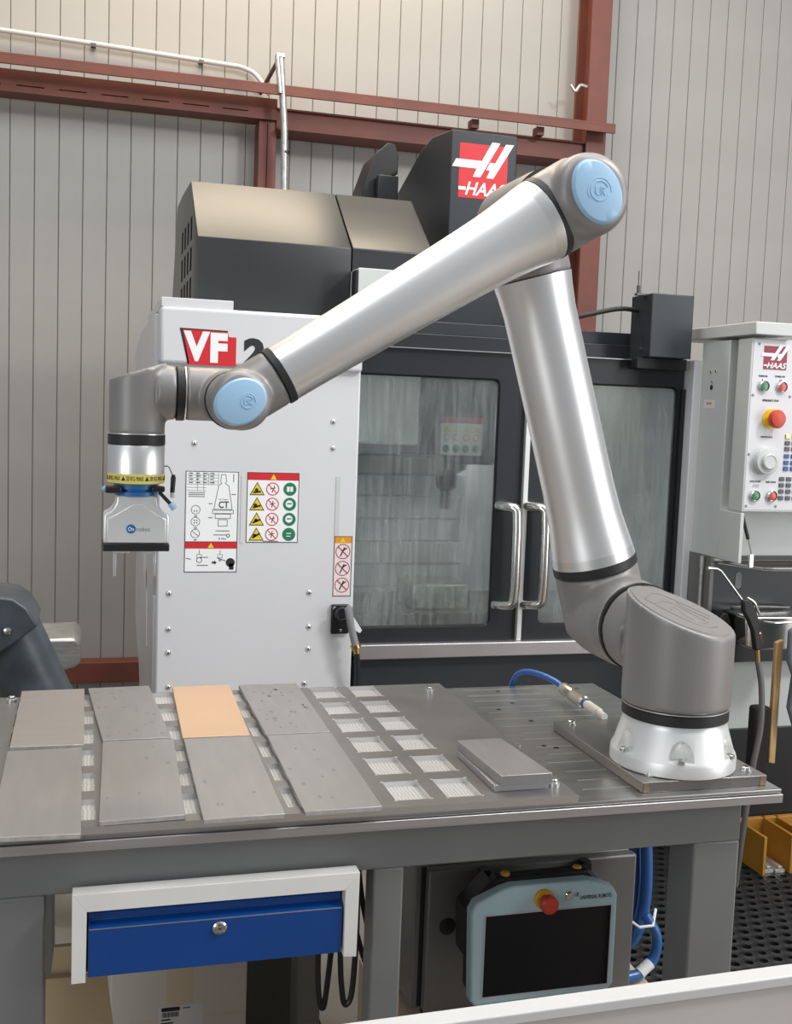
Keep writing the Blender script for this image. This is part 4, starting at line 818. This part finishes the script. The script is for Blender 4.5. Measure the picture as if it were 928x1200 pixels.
MB().prism([(3.66, 0.22), (3.82, 0.28), (3.80, 0.12), (3.70, 0.07)], 'x', 0.190, 0.193).build('sheet', 'paper', t, smooth=False)
MB().prism([(3.72, 0.10), (3.76, 0.12), (3.66, -0.12)], 'x', 0.196, 0.199).build('sheet', 'paper', t, smooth=False)
# ================================================================== under the table
t = thing('drawer_unit', 'blue steel drawer in a white frame hung under the table', 'drawer', (0.22, 1.9, -0.246))
Y = 1.735
MB().prism([(-0.0145, -0.096), (0.453, -0.096), (0.429, -0.126), (0.008, -0.126)], 'y', Y, Y + 0.03).build('frame_top', 'drawer_white', t, bevel=0.0008)
MB().prism([(-0.0145, -0.096), (0.008, -0.126), (0.0075, -0.243), (-0.0145, -0.243)], 'y', Y, Y + 0.03).build('frame_side', 'drawer_white', t, bevel=0.0008)
MB().prism([(0.453, -0.096), (0.429, -0.126), (0.429, -0.243), (0.4515, -0.245)], 'y', Y, Y + 0.03).build('frame_side', 'drawer_white', t, bevel=0.0008)
MB().box(-0.010, 0.446, Y + 0.03, 2.15, -0.240, -0.114).build('case', 'strip_dark', t, smooth=False)
df = MB().prism([(Y + 0.005, -0.237), (Y + 0.005, -0.157), (Y + 0.022, -0.150), (Y + 0.022, -0.138), (Y + 0.012, -0.129), (Y + 0.0295, -0.129), (Y + 0.0295, -0.237)], 'x', 0.011, 0.4255).build('drawer_front', 'drawer_blue', t, bevel=0.0008)
MB().box(0.012, 0.4245, Y + 0.0044, Y + 0.006, -0.1585, -0.157).build('worn_fold', 'edge_alu', df, smooth=False)
lk = MB().lathe((0.219, Y + 0.005, -0.173), (0, -1, 0), [(0.0115, 0), (0.0115, 0.003), (0.009, 0.005), (0.0085, 0.003), (0.006, 0.003), (0.0055, 0.0055), (0.001, 0.0055)], 28).build('lock', 'stainless', df)
MB().box(0.2165, 0.2215, Y - 0.0012, Y - 0.0004, -0.1738, -0.1722).build('key_slot', 'black', df, smooth=False)
# robot controller and crate
tag(MB().box(0.63, 1.255, 2.03, 2.395, -0.9, -0.600).build('plywood_crate', 'plywood', bevel=0.003), 'pale plywood crate under the dark robot controller cabinet', 'crate')
t = thing('robot_controller', 'dark grey steel robot controller cabinet behind the teach pendant', 'cabinet', (0.93, 2.3, -0.598))
MB().box(0.672, 1.168, 2.118, 2.38, -0.578, -0.262).build('body', 'box_grey', t, bevel=0.004)
dd = MB().box(0.694, 1.171, 2.088, 2.115, -0.575, -0.264).build('door', 'box_grey', t, bevel=0.004)
MB().box(0.686, 1.165, 2.115, 2.118, -0.572, -0.268).build('door_gasket', 'black', t, smooth=False)
MB().lathe((0.738, 2.088, -0.387), (0, -1, 0), [(0.018, 0), (0.018, 0.002), (0.015, 0.003), (0.002, 0.0015)], 28).build('door_lock', 'black', dd)
for (x, y) in ((0.72, 2.14), (0.72, 2.34), (1.12, 2.14), (1.12, 2.34)): MB().cyl((x, y, -0.5995), (x, y, -0.577), 0.018, n=14).build('foot', 'black_rubber', t)
MB().box(0.80, 0.82, 2.06, 2.088, -0.30, -0.26).build('pendant_hook', 'black', dd, bevel=0.002); MB().box(1.03, 1.05, 2.06, 2.088, -0.30, -0.26).build('pendant_hook', 'black', dd, bevel=0.002)
t = thing('teach_pendant', 'light blue teach pendant with black screen and red stop button', 'teach pendant', (0.90, 1.97, -0.50))
YP = 1.945
out = [(0.752, -0.487), (0.742, -0.475), (0.736, -0.292), (0.746, -0.274), (0.800, -0.251), (0.822, -0.2455), (0.985, -0.2455), (1.010, -0.252), (1.043, -0.266), (1.052, -0.282), (1.0525, -0.470), (1.042, -0.483)]
MB().prism(out, 'y', YP, YP + 0.030).build('bezel', 'pendant_blue', t, bevel=0.005, seg=3)
MB().prism([(0.745, -0.470), (0.742, -0.29), (0.80, -0.24), (1.0, -0.236), (1.045, -0.28), (1.045, -0.470)], 'y', YP + 0.030, YP + 0.062).build('rear_shell', 'black_rubber', t, bevel=0.006)
MB().prism([(0.738, -0.40), (0.734, -0.30), (0.79, -0.243), (0.79, -0.27), (0.75, -0.31), (0.75, -0.40)], 'y', YP + 0.032, YP + 0.090).build('grip_band', 'black', t, bevel=0.003)
MB().box(0.764, 1.0405, YP - 0.0012, YP + 0.002, -0.4705, -0.2985).build('screen_rim', 'white_enamel', t, smooth=False)
MB().box(0.767, 1.0375, YP - 0.002, YP + 0.002, -0.4675, -0.3015).build('screen', 'screen', t, smooth=False)
MB().lathe((0.888, YP, -0.275), (0, -1, 0), [(0.0205, 0), (0.0205, 0.006), (0.018, 0.009)], 32).build('stop_collar', 'amber', t)
MB().lathe((0.888, YP, -0.275), (0, -1, 0), [(0.012, 0.009), (0.012, 0.020), (0.0185, 0.023), (0.0185, 0.034), (0.015, 0.038), (0.002, 0.039)], 32).build('stop_button', 'estop_red', t)
MB().lathe((0.943, YP, -0.2735), (0, -1, 0), [(0.009, 0), (0.009, 0.003), (0.007, 0.005), (0.001, 0.005)], 24).build('power_button', 'stainless', t)
tx = MB(); put_text(tx, 'UNIVERSAL ROBOTS', 0.968, 1.038, -0.2845, -0.2765, YP, 0.012, th=0.0006); put_text(tx, 'UR', 0.957, 0.9655, -0.2775, -0.2685, YP, 0.0, th=0.0006); tx.build('lettering', 'ink', t, smooth=False)
for x in (0.822, 0.980): MB().lathe((x, YP + 0.045, -0.238), (0, 0, 1), [(0.010, -0.008), (0.010, 0.001), (0.007, 0.005)], 14).build('enable_switch', 'amber', t)
# blue hose bundle right of the controller
t = thing('hose_coil', 'coiled bright blue hose tied with a white strap beside the controller', 'hose', (1.24, 2.25, -0.6))
for k, (dx, dy) in enumerate(((0.0, 0.0), (0.030, 0.02), (0.014, -0.03), (0.020, 0.05))):
    MB().tube(spline([(1.232 + dx * .8, 2.24 + dy, -0.125), (1.238 + dx, 2.23 + dy, -0.25), (1.243 + dx, 2.22 + dy, -0.38), (1.234 + dx, 2.215 + dy, -0.46), (1.210 + dx, 2.21 + dy, -0.51), (1.196 + dx * .3, 2.24 + dy, -0.545)], 7), 0.0135, 12).build('hose_loop', 'hose_blue', t)
MB().tube(spline([(1.25, 2.18, -0.45), (1.278, 2.17, -0.50), (1.272, 2.165, -0.55), (1.235, 2.155, -0.578), (1.195, 2.15, -0.583)], 7), 0.0125, 12).build('hose_tail', 'hose_blue', t)
MB().tube([(1.262, 2.162, -0.561), (1.232, 2.1545, -0.5785)], 0.0135, 12).build('white_sleeve', 'paper', t)
MB().tube([(1.205, 2.17, -0.455), (1.225, 2.155, -0.468), (1.262, 2.16, -0.470), (1.290, 2.20, -0.452)], 0.0035, 8).build('strap', 'paper', t)
# cartons
t = thing('cardboard_sheet', 'plain tan cardboard panel leaning behind the left table leg', 'cardboard', (-0.01, 2.0, -0.9))
MB().prism([(-0.16, -0.9), (0.115, -0.9), (0.046, -0.372), (-0.16, -0.366)], 'y', 2.0, 2.012).build('panel', 'carton', t, smooth=False)
MB().prism([(-0.10, -0.9), (0.0, -0.9), (0.0, -0.325), (-0.048, -0.325)], 'y', 2.03, 2.042).build('flap', 'carton', t, smooth=False)
t = thing('shipping_carton', 'white shipping carton with printed label and tape under the blue drawer', 'carton', (0.21, 2.4, -0.9))
MB().box(0.062, 0.352, 2.30, 2.72, -0.9, -0.530).build('box', 'carton_white', t, bevel=0.003)
MB().box(0.178, 0.235, 2.2995, 2.30, -0.615, -0.53).build('tape', 'tape', t, smooth=False)
MB().box(0.062, 0.352, 2.2996, 2.30, -0.647, -0.6455).build('crease', 'tape', t, smooth=False)
fl = Flat(2.30, 0.0006); fl.rect('white_print', 0.162, 0.258, -0.70, -0.617)
fl.poly('ink', rrect(0.168, 0.208, -0.627, -0.618, 0.004), 1); fl.text('white_print', 'NORD', 0.174, 0.202, -0.625, -0.620, 0, 0, 2); fl.c.pop('white_print')
lab = MB().box(0.162, 0.258, 2.2994, 2.2998, -0.70, -0.616).build('label', 'paper', t, smooth=False)
fl.y = 2.2994
f2 = Flat(2.2994, 0.0005); f2.poly('ink', rrect(0.168, 0.208, -0.627, -0.618, 0.004))
for k in range(14): f2.rect('ink', 0.170 + k * 0.0026, 0.171 + k * 0.0026 + 0.0004 * (k % 3), -0.640, -0.629)
for k, wd_ in enumerate((0.020, 0.026, 0.018, 0.052, 0.030, 0.034)): f2.rect('ink', 0.168, 0.168 + wd_, -0.647 - k * 0.008, -0.644 - k * 0.008)
f2.rect('blue_print', 0.214, 0.230, -0.624, -0.621)
f2.build(lab)
# black cables hanging between the drawer and the middle leg
CAB = [[(0.475, 2.12, -0.14), (0.470, 2.12, -0.40), (0.474, 2.12, -0.52), (0.483, 2.12, -0.555), (0.490, 2.12, -0.52), (0.50, 2.12, -0.38), (0.505, 2.12, -0.14)],
       [(0.518, 2.10, -0.14), (0.512, 2.10, -0.40), (0.520, 2.10, -0.52), (0.531, 2.10, -0.54), (0.541, 2.10, -0.50), (0.545, 2.10, -0.35), (0.540, 2.10, -0.14)],
       [(0.535, 2.16, -0.14), (0.545, 2.16, -0.34), (0.58, 2.16, -0.48), (0.63, 2.16, -0.58)],
       [(0.555, 2.2, -0.14), (0.58, 2.2, -0.36), (0.62, 2.2, -0.50), (0.66, 2.2, -0.56)]]
LB = ['black cable loop hanging below the blue drawer front', 'black cable loop hanging below the white drawer frame corner', 'black cable sagging towards the controller beside the middle table leg', 'thin black cable running behind the middle table leg to the controller']
for c, l in zip(CAB, LB):
    o = tag(MB().tube(spline(c, 7), 0.006, 8).build('power_cable', 'black'), l, 'cable', 'cables under the table')
# dark bin behind the cartons
tag(MB().prism([(0.375, -0.9), (0.60, -0.9), (0.47, -0.55), (0.375, -0.50)], 'y', 2.62, 2.70).build('steel_bracket', 'strip_dark', bevel=0.004), 'dark steel bracket standing beside the white carton', 'bracket')
# rubber mat with holes
mt = MB(); cs = 0.048; zt_, zb_ = -0.886, -0.8995
for i in range(30):
    for j in range(30):
        cx = 1.33 + cs * (i + 0.5) + (0.5 * cs if j % 2 else 0); cy = 2.30 + cs * (j + 0.5) * 0.9
        if cx > 2.75 or cy > 3.54: continue
        hx, hy = cs / 2, cs * 0.45
        n = 8; jr = random.uniform(.85, 1.1)
        inn = [(cx + 0.62 * hx * jr * math.cos(math.pi / 4 * k + math.pi / 8), cy + 0.58 * hy * jr * math.sin(math.pi / 4 * k + math.pi / 8)) for k in range(n)]
        ou = [(cx + hx, cy + hy * .42), (cx + hx * .42, cy + hy), (cx - hx * .42, cy + hy), (cx - hx, cy + hy * .42), (cx - hx, cy - hy * .42), (cx - hx * .42, cy - hy), (cx + hx * .42, cy - hy), (cx + hx, cy - hy * .42)]
        vs = [(p[0], p[1], zt_) for p in ou] + [(p[0], p[1], zt_ + 0.003) for p in inn] + [(p[0], p[1], zb_) for p in inn]
        fs = [(k, (k + 1) % n, n + (k + 1) % n, n + k) for k in range(n)] + [(n + k, n + (k + 1) % n, 2 * n + (k + 1) % n, 2 * n + k) for k in range(n)]
        mt.add(vs, fs)
        for (sx, sy) in ((1, 1), (-1, 1), (-1, -1), (1, -1)):
            mt.add([(cx + sx * hx, cy + sy * hy * .42, zt_), (cx + sx * hx, cy + sy * hy, zt_), (cx + sx * hx * .42, cy + sy * hy, zt_)], [(0, 1, 2)])
mat_root = thing('rubber_floor_mat', 'black rubber drainage mat with rows of holes on the floor', 'floor mat', (2.0, 2.9, -0.9))
MB().box(1.33, 2.78, 2.30, 3.555, -0.8999, -0.8985).build('backing', 'black', mat_root, smooth=False)
o = mt.build('hole_grid', 'rubber_mat', mat_root, smooth=False); o['kind'] = 'stuff'
# yellow bracket with aluminium blocks
t = thing('yellow_stand', 'ochre yellow steel stand with upright plates on the floor by the machine', 'stand', (2.37, 3.36, -0.9))
for x in (2.285, 2.395, 2.45): MB().box(x, x + 0.012, 3.20, 3.39, -0.885, -0.745).build('upright_plate', 'yellow_steel', t, bevel=0.002)
MB().box(2.285, 2.60, 3.37, 3.392, -0.885, -0.745).build('back_plate', 'yellow_steel', t, bevel=0.002)
for k, (x, y, z, l) in enumerate(((2.305, 3.22, -0.885, 'aluminium offcut block on the floor inside the yellow stand'), (2.348, 3.215, -0.885, 'aluminium offcut block beside another inside the yellow stand'))):
    tag(MB().prism([(x, z), (x + 0.040, z), (x + 0.040, z + 0.012), (x + 0.028, z + 0.012), (x + 0.028, z + 0.024), (x + 0.012, z + 0.024), (x + 0.012, z + 0.012), (x, z + 0.012)], 'y', y, y + 0.10).build('metal_offcut', 'scrap_alu', bevel=0.001), l, 'metal block', 'aluminium offcuts')
# foreground guard board
t = thing('guard_board', 'white edged board standing in front of the work table', 'board', (0.9, 1.2, -0.9))
MB().prism([(-0.2, -0.9), (2.0, -0.9), (2.0, -0.030), (-0.2, -0.065)], 'y', 1.20, 1.222).build('panel', 'board_face', t, smooth=False)
MB().prism([(-0.2, -0.078), (2.0, -0.043), (2.0, -0.0285), (-0.2, -0.0635)], 'y', 1.196, 1.226).build('edge_trim', 'board_white', t, bevel=0.002)
